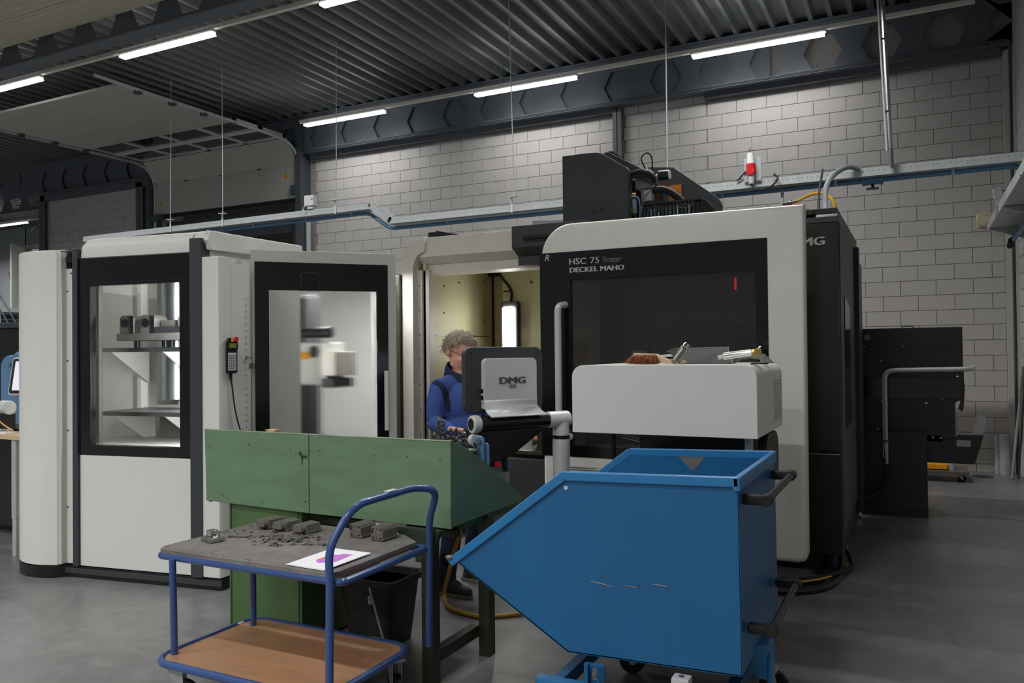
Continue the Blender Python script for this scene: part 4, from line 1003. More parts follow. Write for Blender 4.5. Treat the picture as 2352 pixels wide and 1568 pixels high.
wedge_part(-2.70, 3.035, 'rightmost of the three notched grey blocks, nearest the handle')
flange_part(-2.40, 3.12, 'left one of the two grey blocks with drilled front faces', rz=-.08)
flange_part(-2.268, 3.112, 'right one of the two grey blocks with drilled front faces', rz=-.08)
sp_ = thing('bright_machined_bracket', 'shiny milled aluminium bracket lying in swarf at the left of the mat', 'metal part', (-2.985, 2.745, PZ), rz=-.25)
MB().box((-.05, -.035, 0), (.05, .035, .018)).build('base', ALU, sp_, bevel=.003)
MB().box((-.05, -.01, .018), (-.005, .035, .045)).build('lug', CHROME, sp_, bevel=.005)
MB().box((-.012, .015, .018), (.012, .035, .045)).build('lug', CHROME, sp_, bevel=.004)
MB().ball((.03, .0, .018), .016, 2, (1, 1, .7)).build('boss', CHROME, sp_)
fb = thing('flat_bar', 'small grey flat bar lying beside the shiny bracket', 'metal part', (-2.93, 2.86, PZ - .002), rz=.35)
MB().box((-.055, -.012, 0), (.055, .012, .010)).build('bar', DULLSTEEL, fb, bevel=.002)
MB().cyl((.045, -.0115, .006), (.045, -.013, .006), .003, n=8).build('bar_hole', BLACK, fb)
pp = thing('paper_stack', 'white drawing sheets with a purple printed figure on the mat', 'paper', (-2.25, 2.70, ZT + .0148))
def sheet3(c, s, z, name, material, rz): 
    x, y = c; return MB().obox((x, y, z), (s[0], s[1], .0022), rz=rz).build(name, material, pp)
sheet3((-2.252, 2.70), (.21, .297), ZT + .016, 'sheet', PAPER, -.03)
o = sheet3((-2.249, 2.702), (.21, .297), ZT + .0185, 'sheet', PAPER, .0)
MB().prism([(-2.245, 2.62), (-2.185, 2.66), (-2.195, 2.79), (-2.245, 2.785), (-2.25, 2.76), (-2.278, 2.755), (-2.28, 2.65)], 'z', ZT + .0196, ZT + .0200).build('printed_figure', PURPLE, o)
MB().prism([(-2.285, 2.66), (-2.27, 2.66), (-2.27, 2.72), (-2.285, 2.715)], 'z', ZT + .0199, ZT + .0203).build('printed_accent', ORANGE, o)

# ---------------------------------------------------------------- blue tipping skip
sk = thing('tipping_skip', 'large blue steel tipping skip with black handles in the foreground', 'skip', (-.606, 3.096, .345), rz=0, ry=math.radians(-1.55))
W, H, D = -.735, .742, .86          # local: x to the lip, z height
side = [(0, 0), (-.715, 0), (-1.262, .345), (-.71, .742), (.015, .742)]
def skin(y0, y1, name): return MB().prism(side, 'y', y0, y1).build(name, SKIPBLUE, sk, bevel=.002)
front = skin(0, .006, 'front_side')
skin(D - .006, D, 'rear_side')
MB().prism([(0, 0), (.015, .742), (.009, .742), (-.006, 0)], 'y', 0, D).build('end_wall', SKIPBLUE, sk, bevel=.0015)
MB().prism([(0, 0), (-.715, 0), (-.715, .006), (0, .006)], 'y', 0, D).build('floor_plate', SKIPBLUE, sk)
MB().prism([(-.715, 0), (-1.262, .345), (-1.258, .35), (-.712, .006)], 'y', 0, D).build('sloped_front', SKIPBLUE, sk)
def rim(pts, y0, y1, name='rim'):
    m = MB(); pts = [Vector((x, 0, z)) for x, z in pts]
    for a, b in zip(pts, pts[1:]):
        d = (b - a).normalized(); nrm = Vector((-d.z, 0, d.x))
        if nrm.z < 0: nrm = -nrm
        q = [a + nrm * .012, b + nrm * .012, b - nrm * .028, a - nrm * .028]
        m.prism([(p.x, p.z) for p in q], 'y', y0, y1)
    return m
rim([(-.705, .742), (.018, .742)], -.014, .008).build('rim', SKIPRIM, sk, bevel=.005, smooth=0)
rim([(-1.275, .335), (-.705, .742)], -.014, .008).build('rim', SKIPRIM, sk, bevel=.005, smooth=0)
rim([(-.705, .742), (.018, .742)], D - .008, D + .012).build('rim', SKIPRIM, sk, bevel=.005, smooth=0)
rim([(-1.275, .335), (-.705, .742)], D - .008, D + .012).build('rim', SKIPRIM, sk, bevel=.005, smooth=0)
MB().box((-.004, -.014, .70), (.022, D + .012, .752)).build('rim', SKIPRIM, sk, bevel=.004, smooth=0)
MB().cyl((-1.27, -.012, .342), (-1.27, D, .342), .014, n=12).build('lip_bar', SKIPBLUE, sk)
MB().ball((-1.272, -.014, .352), .016, 2, (1.2, .6, .8)).build('worn_weld', DULLSTEEL, sk)
MB().cyl((-.695, -.001, .685), (-.695, -.004, .685), .009, n=12).build('drain_hole', GREYPLASTIC, front)
m = MB()
for pts in ([(-.60, .305), (-.55, .298), (-.50, .29)], [(-.46, .30), (-.40, .298), (-.385, .33)], [(-.34, .318), (-.28, .312), (-.275, .300)]):
    m.tube([(x, -.0005, z) for x, z in pts], [.002, .003, .0015], 4)
tag(m.build('scratch', DULLSTEEL, front), kind='stuff')
def handle(z, drop):
    for y in (.09, D - .10):
        MB().prism([(y - .022, z - .02), (y + .022, z - .02), (y + .022, z + .02), (y - .022, z + .02)], 'x', .008, .095).build('handle_bracket', RUBBER, sk, bevel=.012)
    MB().tube([(.10, .07, z), (.10, D - .08, z)], .016, 12).build('handle_bar', BLACK, sk)
    for y in (.09, D - .10): MB().cyl((.10, y - .03, z), (.10, y + .03, z), .023, n=14).build('handle_cap', RUBBER, sk, bevel=.005)
handle(.655, 0); handle(.16, 0)
MB().prism([(-.47, .742), (-.30, .742), (-.33, .70), (-.36, .66), (-.385, .65), (-.42, .69)], 'y', D - .0075, D - .005).build('bare_patch', DULLSTEEL, sk)
# wheeled frame below the skip
fr = thing('skip_chassis', 'blue wheeled chassis carrying the skip', 'chassis', (-1.0, 3.5, 0))
for y in (3.03, 3.86):
    MB().prism([(-1.44, .135), (-1.44, .225), (-.62, .225), (-.62, .135)], 'y', y, y + .05).build('frame_beam', SKIPRIM, fr, bevel=.003)
    MB().box((-1.437, y - .002, .14), (-1.443, y + .052, .22)).build('beam_cap', DULLSTEEL, fr)
for x in (-1.40, -.72): MB().box((x, 3.08, .145), (x + .05, 3.86, .205)).build('cross_beam', SKIPBLUE, fr, bevel=.003)
for y in (3.035, 3.89):
    m = MB()
    m.prism([(-1.225, y), (-1.205, y - .02), (-1.200, y - .018), (-1.21, y + .012), (-1.15, y + .012), (-1.16, y - .018), (-1.155, y - .02), (-1.135, y), (-1.14, y + .02), (-1.22, y + .02)], 'z', .222, .318)
    m.build('pivot_bracket', SKIPBLUE, fr, bevel=.002)
    MB().cyl((-1.18, y + .012, .28), (-1.18, y - .0, .28), .011, n=10).box((-1.19, y + .004, .255), (-1.17, y + .012, .30)).build('pivot_bolt', DULLSTEEL, fr)
MB().box((-.87, 3.05, .225), (-.80, 3.11, .315)).build('support_block', GREYPLASTIC, fr, bevel=.006)
MB().cyl((-.835, 3.08, .315), (-.835, 3.08, .3165), .012, n=10).build('block_bolt', DULLSTEEL, fr)
for x, y, a in ((-1.30, 3.15, .4), (-1.30, 3.78, .4), (-.63, 3.22, .0), (-.63, 3.78, 0)): caster(fr, x, y, .135, .065, a)
lv = MB().tube(fillet([(-.59, 3.55, .33), (-.56, 3.42, .30), (-.55, 3.36, .22), (-.545, 3.33, .10)], .05), .010, 8).build('tipping_lever', SKIPBLUE, fr)
MB().box((-.62, 3.42, .22), (-.57, 3.62, .36)).build('latch_plate', SKIPRIM, fr, bevel=.003)

# ---------------------------------------------------------------- white cabinet with louvred side
wcab = thing('white_louvred_cabinet', 'white box cabinet with rounded top edges and louvred side, on a black stand', 'cabinet', (-1.2, 4.5, 0))
BX0, BX1, BY0, BY1, BZ0, BZ1 = -1.706, -.713, 4.1, 4.92, 1.135, 1.504
MB().prism(rrect(BX0, BZ0, BX1, BZ1, .065, 8, (0, 0, 1, 1)) if False else [(BX0, BZ0), (BX1, BZ0)] + [p for p in rrect(BX0, BZ0, BX1, BZ1, .065, 8) if p[1] > BZ0 + .1], 'y', BY0, BY1).build('housing', WHITE, wcab, bevel=.003, angle=.9)
for k in range(15):
    z = 1.18 + k * .0165
    MB().prism([(BX1 - .002, z), (BX1 + .007, z + .003), (BX1 + .001, z + .011), (BX1 - .002, z + .011)], 'y', 4.62, 4.88).build('louvre_slat', GREYWHITE, wcab)
MB().box((-1.40, 4.35, .12), (-.80, 4.80, 1.135)).build('stand', BLACK, wcab, bevel=.01)
MB().box((-1.45, 4.3, 0), (-.75, 4.9, .12)).build('stand_foot', BLACK, wcab, bevel=.01)
MB().box((-.80, 4.22, .70), (-.765, 4.27, 1.135)).build('bracket', GALV, wcab, bevel=.003)
MB().prism(rrect(4.35, .85, 4.75, 1.13, .1), 'x', -.76, -.71).build('side_guard', BLACK, wcab, bevel=.01)
MB().cyl((-1.52, 4.25, .70), (-1.52, 4.25, 1.135), .012, n=8).build('rod', BLACK, wcab)
MB().cyl((-1.50, 4.35, 1.10), (-1.40, 4.35, 1.08), .012, n=8).build('latch', CHROME, wcab)
ZB = BZ1
# hand brush
br = thing('hand_brush', 'wooden hand brush with brown bristles lying on the white cabinet', 'brush', (-1.25, 4.26, ZB), rz=math.radians(-4))
MB().prism([(-.155, .022), (-.15, .048), (-.02, .042), (.03, .018), (.045, .012), (.10, .014), (.135, .006), (.145, .0), (.13, -.012), (.04, -.012), (.0, .0), (-.02, .018)], 'y', -.02, .022) .build('handle', PALEWOOD, br, bevel=.004)
br.children[0].data.transform(Matrix.Translation((0, 0, .016)))
MB().cyl((.115, -.0205, .014), (.115, -.0225, .014), .004, n=8).build('hanging_hole', BLACK, br)
m = MB()
m.prism([(-.15, .034), (-.02, .034), (-.012, .02), (-.02, .004), (-.155, .004), (-.165, .02)], 'y', -.035, .012)
for k in range(2600):
    x = random.uniform(-.158, -.012); y = random.uniform(-.03, .018)
    dx = random.gauss(-.008, .016); dy = random.gauss(-.022, .014); z = random.uniform(.022, .054)
    a = Vector((x, y, z)); b = Vector((x + dx - (.025 if x < -.135 else 0), y + dy, max(.001, z - random.uniform(.022, .05))))
    s_ = Vector((.0018, 0, .0009)); vs = [m.bm.verts.new(p) for p in (a - s_, a + s_, b)]; m.bm.faces.new(vs)
tag(m.build('bristles', BRISTLE, br, smooth=0), kind='stuff')
# steel bar tool
bt = thing('round_steel_bar', 'dark round steel bar with a bright collar leaning over the brush', 'tool', (-1.12, 4.25, ZB))
MB().tube([(-1.150, 4.17, ZB + .016), (-1.128, 4.30, ZB + .088)], .0145, 14).build('shaft', DULLSTEEL, bt)
MB().tube([(-1.129, 4.29, ZB + .084), (-1.124, 4.325, ZB + .103)], .021, 14).build('collar', CHROME, bt, bevel=.003)
# dustpan
du = thing('dustpan', 'black metal dustpan behind the brush on the white cabinet', 'dustpan', (-1.05, 4.6, ZB))
m = MB()
sec = lambda x0, x1, y, z: [(x0, y, z), (x1, y, z)]
pts = [(-1.27, 4.50, ZB + .07), (-1.26, 4.62, ZB + .085), (-.96, 4.64, ZB + .088), (-.945, 4.54, ZB + .083), (-.895, 4.40, ZB + .004), (-1.18, 4.42, ZB + .004)]
m.bm.faces.new([m.bm.verts.new(p) for p in pts])
o = m.build('pan', RUBBER, du, smooth=0); sm = o.modifiers.new('thickness', 'SOLIDIFY'); sm.thickness = .004
MB().tube([(-1.275, 4.50, ZB + .07), (-1.26, 4.62, ZB + .087), (-.96, 4.64, ZB + .09), (-.945, 4.54, ZB + .084), (-.89, 4.40, ZB + .006)], .004, 6).build('pan_edge', DULLSTEEL, du)
# coolant spray gun
cg = thing('coolant_gun', 'chrome and brass spray gun lying on the right of the white cabinet', 'spray gun', (-.8, 4.3, ZB))
MB().tube([(-.945, 4.30, ZB + .035), (-.915, 4.30, ZB + .042)], .012, 10).build('hose_end', GALV, cg)
MB().tube([(-.918, 4.30, ZB + .042), (-.77, 4.30, ZB + .062)], [.020, .018], 12).build('barrel', CHROME, cg, bevel=.002)
MB().tube([(-.775, 4.30, ZB + .061), (-.755, 4.30, ZB + .064)], .016, 12).build('nut', BRASS, cg, bevel=.002)
MB().cyl((-.74, 4.285, ZB + .064), (-.74, 4.315, ZB + .064), .020, n=14).build('nozzle_head', BRASS, cg, bevel=.003)
MB().tube([(-.735, 4.30, ZB + .085), (-.725, 4.30, ZB + .092)], .005, 8).build('tip', CHROME, cg)
MB().cyl((-.725, 4.31, ZB), (-.725, 4.31, ZB + .05), .006, n=8).build('stand_screw', CHROME, cg)
MB().prism(rrect(-.78, 4.29, -.69, 4.33, .018), 'z', ZB, ZB + .008).build('black_washer', RUBBER, cg)
fd = thing('steel_ring_plate', 'grey steel plate with a round cut behind the spray gun', 'plate', (-.82, 4.55, ZB))
MB().prism([(-.95, ZB + .0), (-.92, ZB + .05), (-.88, ZB + .062), (-.80, ZB + .062), (-.75, ZB + .05), (-.70, ZB), (-.74, ZB), (-.78, ZB + .022), (-.83, ZB + .030), (-.88, ZB + .022), (-.91, ZB)], 'y', 4.55, 4.58).build('plate', DULLSTEEL, fd, bevel=.002)
tb = MB().tube(spline([(-1.43, 4.55, ZB + .008), (-1.40, 4.60, ZB + .03), (-1.33, 4.62, ZB + .045), (-1.24, 4.62, ZB + .045), (-1.18, 4.60, ZB + .03)]), .007, 8).build('clear_tube', GALV)
tag(tb, 'grey flexible tube arching behind the brush bristles', 'tube')

# ---------------------------------------------------------------- control panel on its silver arm
cp = thing('control_panel', 'black and silver machine control panel on a silver column, seen from behind', 'control panel', (-2.2, 4.25, 0), rz=math.radians(58))
# local: x along the panel (receding), -y towards the camera
MB().prism(rrect(-.275, 1.225, .265, 1.612, .05, 6), 'y', -.01, .04).build('screen_housing', ANTHRA, cp, bevel=.010)
MB().box((-.25, .04, 1.25), (.24, .045, 1.585)).build('screen', SCREEN, cp)
m = MB().prism(rrect(-.17, 1.25, .195, 1.545, .03, 6, (0, 0, 1, 1)), 'y', -.05, -.011)
bc = m.build('back_cover', ALUPAINT, cp, bevel=.004, angle=.9)
m = MB(); A_, B_ = [], []
tr = spline([(0, -.05, 1.30), (0, -.0505, 1.272), (0, -.054, 1.25), (0, -.066, 1.233), (0, -.086, 1.221), (0, -.112, 1.211), (0, -.116, 1.204)], 3)
for p in tr:
    e = max(0, (1.262 - p.z) / .06)
    A_.append(m.bm.verts.new((-.170 + e * .022, p.y - .0006, p.z))); B_.append(m.bm.verts.new((.195 + e * .035, p.y - .0006, p.z)))
for i in range(len(tr) - 1): m.bm.faces.new((A_[i], B_[i], B_[i + 1], A_[i + 1]))
ap = m.build('curved_apron', ALUPAINT, cp, smooth=70); sm = ap.modifiers.new('thickness', 'SOLIDIFY'); sm.thickness = .012; sm.offset = -1
text('logo', 'DMG', .055, PRINTDARK, bc, (.022, -.0515, 1.395), R_FRONT, extrude=.003, thick=.0022, xs=1.5, align='CENTER')
MB().box((.0, -.053, 1.368), (.045, -.049, 1.388)).build('sub_logo', PRINTDIM, bc)
for z in (1.315, 1.355): MB().box((-.176, -.04, z - .012), (-.166, -.02, z + .012)).build('socket', BLACK, bc, bevel=.002)
for x, z in ((-.235, 1.575), (.225, 1.575), (-.235, 1.265), (.225, 1.265)): MB().cyl((x, -.012, z), (x, -.008, z), .006, n=8).build('housing_screw', BLACK, cp)
MB().cyl((-.225, -.04, 1.165), (.30, -.04, 1.165), .044, n=24).build('hinge_tube', BLACK, cp)
MB().lathe([(.040, -.005), (.052, 0), (.054, .03), (.046, .05)], (-.25, -.04, 1.165), 24, Matrix.Rotation(PI / 2, 4, 'Y')).build('end_cap', ALUPAINT, cp, bevel=.002)
MB().cyl((-.256, -.04, 1.165), (-.25, -.04, 1.165), .036, n=20).build('cap_face', BLACKGLOSS, cp, bevel=.002)
MB().cyl((.27, -.04, 1.165), (.43, -.04, 1.165), .050, n=24).build('elbow', ALUPAINT, cp, bevel=.012)
MB().lathe([(.052, -.10), (.05, -.05), (.046, .0)], (.375, -.04, 1.165), 24).build('elbow_neck', ALUPAINT, cp)
MB().cyl((.375, -.04, 1.045), (.375, -.04, 1.067), .053, n=24).build('swivel_ring', BLACK, cp)
MB().lathe([(.075, 0), (.075, .02), (.045, .04), (.045, .45), (.052, .8), (.054, 1.0), (.052, 1.045)], (.375, -.04, 0), 24).build('column', ALUPAINT, cp)
kb = [(-.21, 1.125), (.25, 1.125), (.22, 1.09), (.06, .99), (.04, .97), (-.1, .93), (-.19, .93), (-.21, 1.0)]
MB().prism(kb, 'y', -.05, .16).build('keyboard_housing', BLACK, cp, bevel=.015)
MB().cyl((-.235, -.06, 1.075), (-.235, -.02, 1.075), .035, n=16).build('handwheel', ALUPAINT, cp, bevel=.004)
MB().box((-.20, -.04, .91), (-.09, .02, .94)).build('lower_switch', BLACK, cp, bevel=.006)
MB().cyl((-.09, -.06, .925), (-.085, -.03, .925), .016, n=12).build('red_button', RED, cp)
MB().tube([(-.03, -.03, .95), (-.02, -.03, .86), (-.015, -.03, .82)], [.022, .012, .010], 8).build('cable_gland', BLACK, cp)
MB().tube([(-.0155, -.03, .825), (-.014, -.03, .80)], .008, 8).build('gland_tip', YELLOW, cp)
ac = thing('aluminium_block', 'hollow aluminium block standing on the bench behind its right end panel', 'metal part', (-2.105, 3.99, .7382))
MB().frame((-2.150, .7385, -2.060, .905), (-2.1499, .739, -2.0601, .9049), 3.95, 4.03).build('body', ALU, ac, bevel=.004) if False else None
m = MB(); rings = []
for hx, z in ((.045, .7385), (.045, .905), (.033, .905), (.033, .76)):
    rings.append([m.bm.verts.new((-2.105 + x, 3.99 + y, z)) for x, y in rrect(-hx, -hx * .8, hx, hx * .8, .008, 4)])
for a, b in zip(rings, rings[1:]):
    for i in range(len(a)): m.bm.faces.new((a[i], a[(i + 1) % len(a)], b[(i + 1) % len(a)], b[i]))
m.bm.faces.new(rings[0][::-1]); m.bm.faces.new(rings[-1]); m.build('body', ALU, ac, smooth=0)

# ---------------------------------------------------------------- chip conveyor at the right
cv = thing('chip_conveyor', 'tall black chip conveyor with silver pipe beside the back wall', 'conveyor', (-.1, 8.7, 0))
MB().prism([(-.52, .76), (.308, .76), (.308, 1.062), (.33, 1.085), (.383, 1.09), (.383, 1.395), (.378, 1.4), (.376, 1.772), (-.52, 1.772)], 'y', 8.5, 8.95).build('hood', BLACK, cv, bevel=.004)
MB().prism([(-.5, 0), (.07, 0), (.07, .79), (-.5, .79)], 'y', 8.36, 8.93).build('tank', BLACK, cv, bevel=.004)
MB().box((-.5, 8.345, .115), (.07, 8.36, .125)).build('tank_seam', ANTHRA, cv)
MB().box((-.52, 8.492, 1.60), (.376, 8.5, 1.768)).build('hood_panel', BLACK, cv, bevel=.002)
MB().box((-.51, 8.49, 1.10), (.37, 8.5, 1.30)).build('hood_panel', BLACKGLOSS, cv, bevel=.002)
for x, z in ((-.46, 1.60), (-.12, 1.60), (.335, 1.605), (-.31, 1.46), (.33, 1.31), (.33, 1.235), (.235, 1.225), (.235, 1.13), (.20, 1.10), (.07, 1.06), (-.46, 1.24), (-.31, 1.07), (-.35, .80)):
    MB().ball((x, 8.497, z), .010, 2, (1, .5, 1)).build('dome_screw', GREYPLASTIC, cv)
for x, z in ((-.42, 1.635), (.29, 1.55)): MB().cyl((x, 8.492, z), (x, 8.489, z), .014, n=12).build('screw_hole', BLACKGLOSS, cv)
MB().box((-.455, 8.488, 1.66), (-.405, 8.492, 1.715)).build('data_plate', PRINTDIM, cv)
MB().tube(fillet([(-.13, 8.6, 1.77), (-.13, 8.6, 1.79), (-.03, 8.6, 1.79), (-.03, 8.6, 1.77)], .01), .005, 6).build('lifting_eye', RUBBER, cv)
MB().tube(fillet([(-.276, 8.28, .56), (-.276, 8.28, 1.372), (.43, 8.28, 1.385), (.46, 8.45, 1.40)], .09, 8), .022, 12).build('coolant_pipe', GALV, cv)
MB().cyl((-.276, 8.28, .70), (-.276, 8.28, .725), .032, n=14).build('pipe_clamp', GREENSTEEL, cv)
MB().cyl((-.276, 8.28, .57), (-.276, 8.28, .63), .027, n=14).build('union_nut', STEEL, cv)
MB().cyl((-.276, 8.28, .50), (-.276, 8.28, .56), .030, n=8).build('union_nut', STEEL, cv)
MB().tube(spline([(-.276, 8.28, .5), (-.28, 8.28, .35), (-.34, 8.26, .22), (-.5, 8.2, .14)]), .022, 8).build('black_hose', RUBBER, cv)
MB().prism([(.388, 1.30), (.40, 1.20), (.385, 1.0), (.37, .97), (.34, 1.0), (.36, 1.07)], 'y', 8.7, 8.72).build('rubber_flap', mat('olive_rubber_flap', (96, 96, 82), .7), cv, bevel=.002)
# chip bin hanging at its outlet
cbn = thing('chip_bin', 'black slotted chip bin at the outlet of the conveyor', 'bin', (.3, 8.75, .4))
m = MB()
for y in (8.52, 8.86):
    m.box((.072, y, .70), (.20, y + .006, .752))
m.build('bin_lug', BLACK, cbn)
bp = [(.072, .50), (.46, .50), (.475, .515), (.46, .53), (.535, .77), (.072, .785)]
k = MB()
k.prism([(.072, .50), (.46, .50), (.49, .61), (.072, .61)], 'y', 8.52, 8.53)
k.prism([(.072, .61), (.30, .61), (.30, .756), (.072, .756)], 'y', 8.52, 8.53)
k.prism([(.30, .61), (.49, .61), (.505, .66), (.30, .66)], 'y', 8.52, 8.53)
k.prism([(.30, .72), (.52, .72), (.535, .77), (.32, .77), (.32, .756), (.30, .756)], 'y', 8.52, 8.53)
k.prism([(.30, .66), (.315, .66), (.315, .72), (.30, .72)], 'y', 8.52, 8.53)
k.prism([(.43, .66), (.505, .66), (.52, .72), (.43, .72)], 'y', 8.52, 8.53)
k.build('front_plate', BLACK, cbn)
MB().box((.34, 8.515, .60), (.44, 8.522, .64)).build('slot', BLACKGLOSS, cbn)
MB().prism([(.072, .50), (.46, .50), (.49, .60), (.072, .60)], 'y', 8.86, 8.87).build('back_plate', BLACK, cbn)
MB().box((.072, 8.53, .50), (.46, 8.86, .51)).build('bottom_plate', BLACK, cbn)
MB().prism([(.45, .76), (.49, .90), (.515, .985), (.525, .985), (.575, .91), (.58, .89), (.57, .90), (.545, .76)], 'y', 8.75, 8.77).build('deflector', GALV, cbn, bevel=.002)
for x in (.12, .185): MB().ball((x, 8.518, .735), .010, 2, (1, .5, 1)).build('dome_screw', GREYPLASTIC, cbn)
dl = thing('low_dolly', 'low dolly with a yellow edge standing under the chip bin', 'dolly', (.2, 11.0, 0))
MB().box((-.3, 10.75, .14), (.30, 11.2, .20)).build('yellow_tray', YELLOWPAINT, dl, bevel=.008)
MB().box((-.3, 10.7, .09), (.52, 11.25, .13)).build('platform', DARKBRICK, dl, bevel=.006)
MB().cyl((.34, 10.8, .13), (.34, 10.8, .22), .035, n=12).build('steel_post', GALV, dl)
for x, y in ((-.2, 10.8), (.42, 10.8), (.42, 11.15), (-.2, 11.15)): caster(dl, x, y, .085, .042)
dp = thing('leaning_pipes', 'grey downpipe and thin rods leaning in the right corner', 'pipe', (1.0, 11.5, 0))
MB().cyl((.955, 11.62, 0), (.95, 11.62, .50), .06, n=16).build('downpipe', GALV, dp)
MB().cyl((.88, 11.68, 0), (.88, 11.68, .48), .035, n=12).build('short_pipe', GALV, dp)
MB().cyl((.985, 11.2, .02), (1.10, 11.0, 1.35), .014, n=8).build('rod', GALV, dp)
MB().cyl((1.05, 11.2, .02), (1.105, 10.9, 1.25), .012, n=8).build('rod', mat('plum_rod', (74, 58, 66), .5), dp)
gr = MB().cyl((.69, 11.35, .0005), (.69, 11.35, .004), .12, n=20).build('floor_drain', DARKGREY); tag(gr, 'small round drain cover in the floor by the right wall', 'drain')
# floor hoses below the machine
m = thing('floor_cables', 'bundle of dark cables lying on the floor under the milling machine', 'cables', (-.7, 5.7, 0))
for pts, r, mt in (([(-.62, 6.3, .2), (-.60, 6.05, .03), (-.62, 5.72, .02), (-.78, 5.52, .02), (-1.1, 5.5, .02), (-1.5, 5.6, .02)], .020, RUBBER), ([(-.54, 6.4, .2), (-.5, 6.1, .03), (-.56, 5.62, .025), (-.80, 5.40, .025), (-1.15, 5.42, .025), (-1.6, 5.5, .025)], .025, BLACK), ([(-.5, 6.5, .15), (-.47, 6.25, .03), (-.55, 5.75, .055), (-.78, 5.5, .055), (-1.1, 5.45, .05)], .007, YELLOW), ([(-.48, 6.35, .10), (-.44, 6.2, .03), (-.5, 5.9, .05), (-.66, 5.62, .06), (-.95, 5.5, .06)], .016, RUBBER)):
    MB().tube(spline(pts), r, 8).build('cable', mt, m)

# ---------------------------------------------------------------- cable tray, pipes and wall fittings
TY = 9.1
def tray(name, pts, label, w=.20, h=.095):
    t = thing(name, label, 'cable tray', (pts[0][0], TY, 3.3))
    for a, b in zip(pts, pts[1:]):
        a, b = Vector((a[0], TY, a[1])), Vector((b[0], TY, b[1])); d = b - a; L = d.length; ang = -math.atan2(d.z, d.x)
        k = MB().box((0, 0, 0), (L, .003, h)).box((0, w, 0), (L, w + .003, h)).box((0, 0, 0), (L, w, .003)).box((0, 0, h - .003), (L, .012, h))
        k.bm.transform(Matrix.Translation(a) @ Matrix.Rotation(ang, 4, 'Y')); k.build('trough', GALV, t, smooth=0)
        s = MB(); n = int(L / .05)
        for q in range(n): s.box((q * .05 + .02, -.0006, h * .57), (q * .05 + .031, .0, h * .63))
        s.bm.transform(Matrix.Translation(a) @ Matrix.Rotation(ang, 4, 'Y')); tag(s.build('perforation', DARKGREY, t, smooth=0), kind='stuff')
    return t
t = tray('cable_tray', [(-13, 3.585), (-6.82, 3.605), (-6.50, 3.368), (1.10, 3.372)], 'long galvanised cable tray hung across the back of the hall')
for x, z in ((-6.82, 3.66), (-6.5, 3.42)): MB().cyl((x, TY - .004, z), (x, TY - .010, z), .02, n=10).build('joint_bolt', STEEL, t)
for x in (-10.8, -9.64, -7.42, -4.58, -2.6):
    lbl = {-10.8: 'threaded rod and bracket at the far left of the cable tray', -9.64: 'threaded rod and bracket above the white station cover', -7.42: 'threaded rod and bracket beside the bend of the cable tray', -4.58: 'threaded rod and bracket holding the tray over the work area', -2.6: 'thin threaded rod dropping behind the gantry cover'}[x]
    z = 3.60 if x < -6.6 else 3.37; tilt = {-10.8: .03, -9.64: .0, -7.42: .02, -4.58: -.05, -2.6: 0}[x]
    h = thing('tray_hanger', lbl, 'hanger rod', (x, TY, z), group='hanger rods of the cable tray')
    MB().tube([(x + .06, TY - .06, z + .14), (x + .06 + tilt, TY - .06, 6.05)], .007, 6).build('threaded_rod', GALV, h)
    MB().box((x - .02, TY - .012, z - .01), (x + .012, TY - .006, z + .185)).box((x - .02, TY - .075, z + .178), (x + .09, TY - .006, z + .186)).build('bracket', GREYPLASTIC, h)
cd = thing('steel_conduit', 'bright steel conduit dropping from the roof to the tray at the right', 'conduit', (-.2, TY - .05, 3.4))
MB().tube([(-.205, TY - .05, 3.44), (-.30, TY - .05, 6.05)], .026, 10).build('conduit', ALU, cd)
MB().tube([(-.245, TY - .07, 3.6), (-.345, TY - .07, 6.05)], .010, 8).build('thin_cable', GREYPLASTIC, cd)
MB().tube([(-.20, TY - .08, 3.42), (-.205, TY - .08, 3.62)], .014, 8).build('clamp_bar', STEELDARK, cd)
for z in (4.0, 4.75, 5.4): MB().cyl((-.22 - (z - 3.5) * .036, TY - .052, z), (-.22 - (z - 3.5) * .036, TY - .052, z + .012), .032, n=10).build('cable_tie', RUBBER, cd)
bp_ = thing('compressed_air_pipe', 'blue compressed air pipe running below the cable tray', 'pipe', (-3, 9.22, 3.3))
MB().tube(fillet([(-13, 9.22, 3.54), (-6.92, 9.22, 3.575), (-6.55, 9.22, 3.325), (-3, 9.22, 3.33), (.90, 9.22, 3.355), (1.05, 9.15, 3.25), (1.08, 8.7, 3.2)], .08), .026, 10).build('pipe', PIPEBLUE, bp_)
for x in (-9.1, -8.05, -7.2, -5.6, -3.75, -1.95, -.75, .35): MB().box((x - .014, 9.185, 3.33 + (.22 if x < -6.8 else -.01)), (x + .014, 9.19, 3.40 + (.22 if x < -6.8 else 0))).build('pipe_clip', GALV, bp_)
vb = MB().cyl((-.47, 9.22, 3.345), (-.31, 9.22, 3.345), .045, n=12).build('ball_valve', PIPEBLUE, bp_, bevel=.01)
for x in (-.47, -.31): MB().cyl((x - .02, 9.22, 3.345), (x + .02, 9.22, 3.345), .05, n=12).build('valve_nut', PIPEBLUE, vb)
MB().cyl((-.39, 9.20, 3.26), (-.39, 9.21, 3.32), .015, n=8).box((-.45, 9.17, 3.245), (-.33, 9.2, 3.265)).build('valve_handle', RUBBER, vb)
dr_ = thing('air_drop', 'air tap with red lever and yellow hose beside the machine roof', 'air tap', (-1.27, 9.2, 3.1))
MB().cyl((-1.30, 9.21, 3.08), (-1.30, 9.21, 3.33), .016, n=8).build('drop_pipe', GALV, dr_)
MB().cyl((-1.30, 9.21, 3.18), (-1.14, 9.16, 3.19), .018, n=8).cyl((-1.24, 9.19, 3.185), (-1.20, 9.18, 3.187), .028, n=8).build('tap', STEEL, dr_)
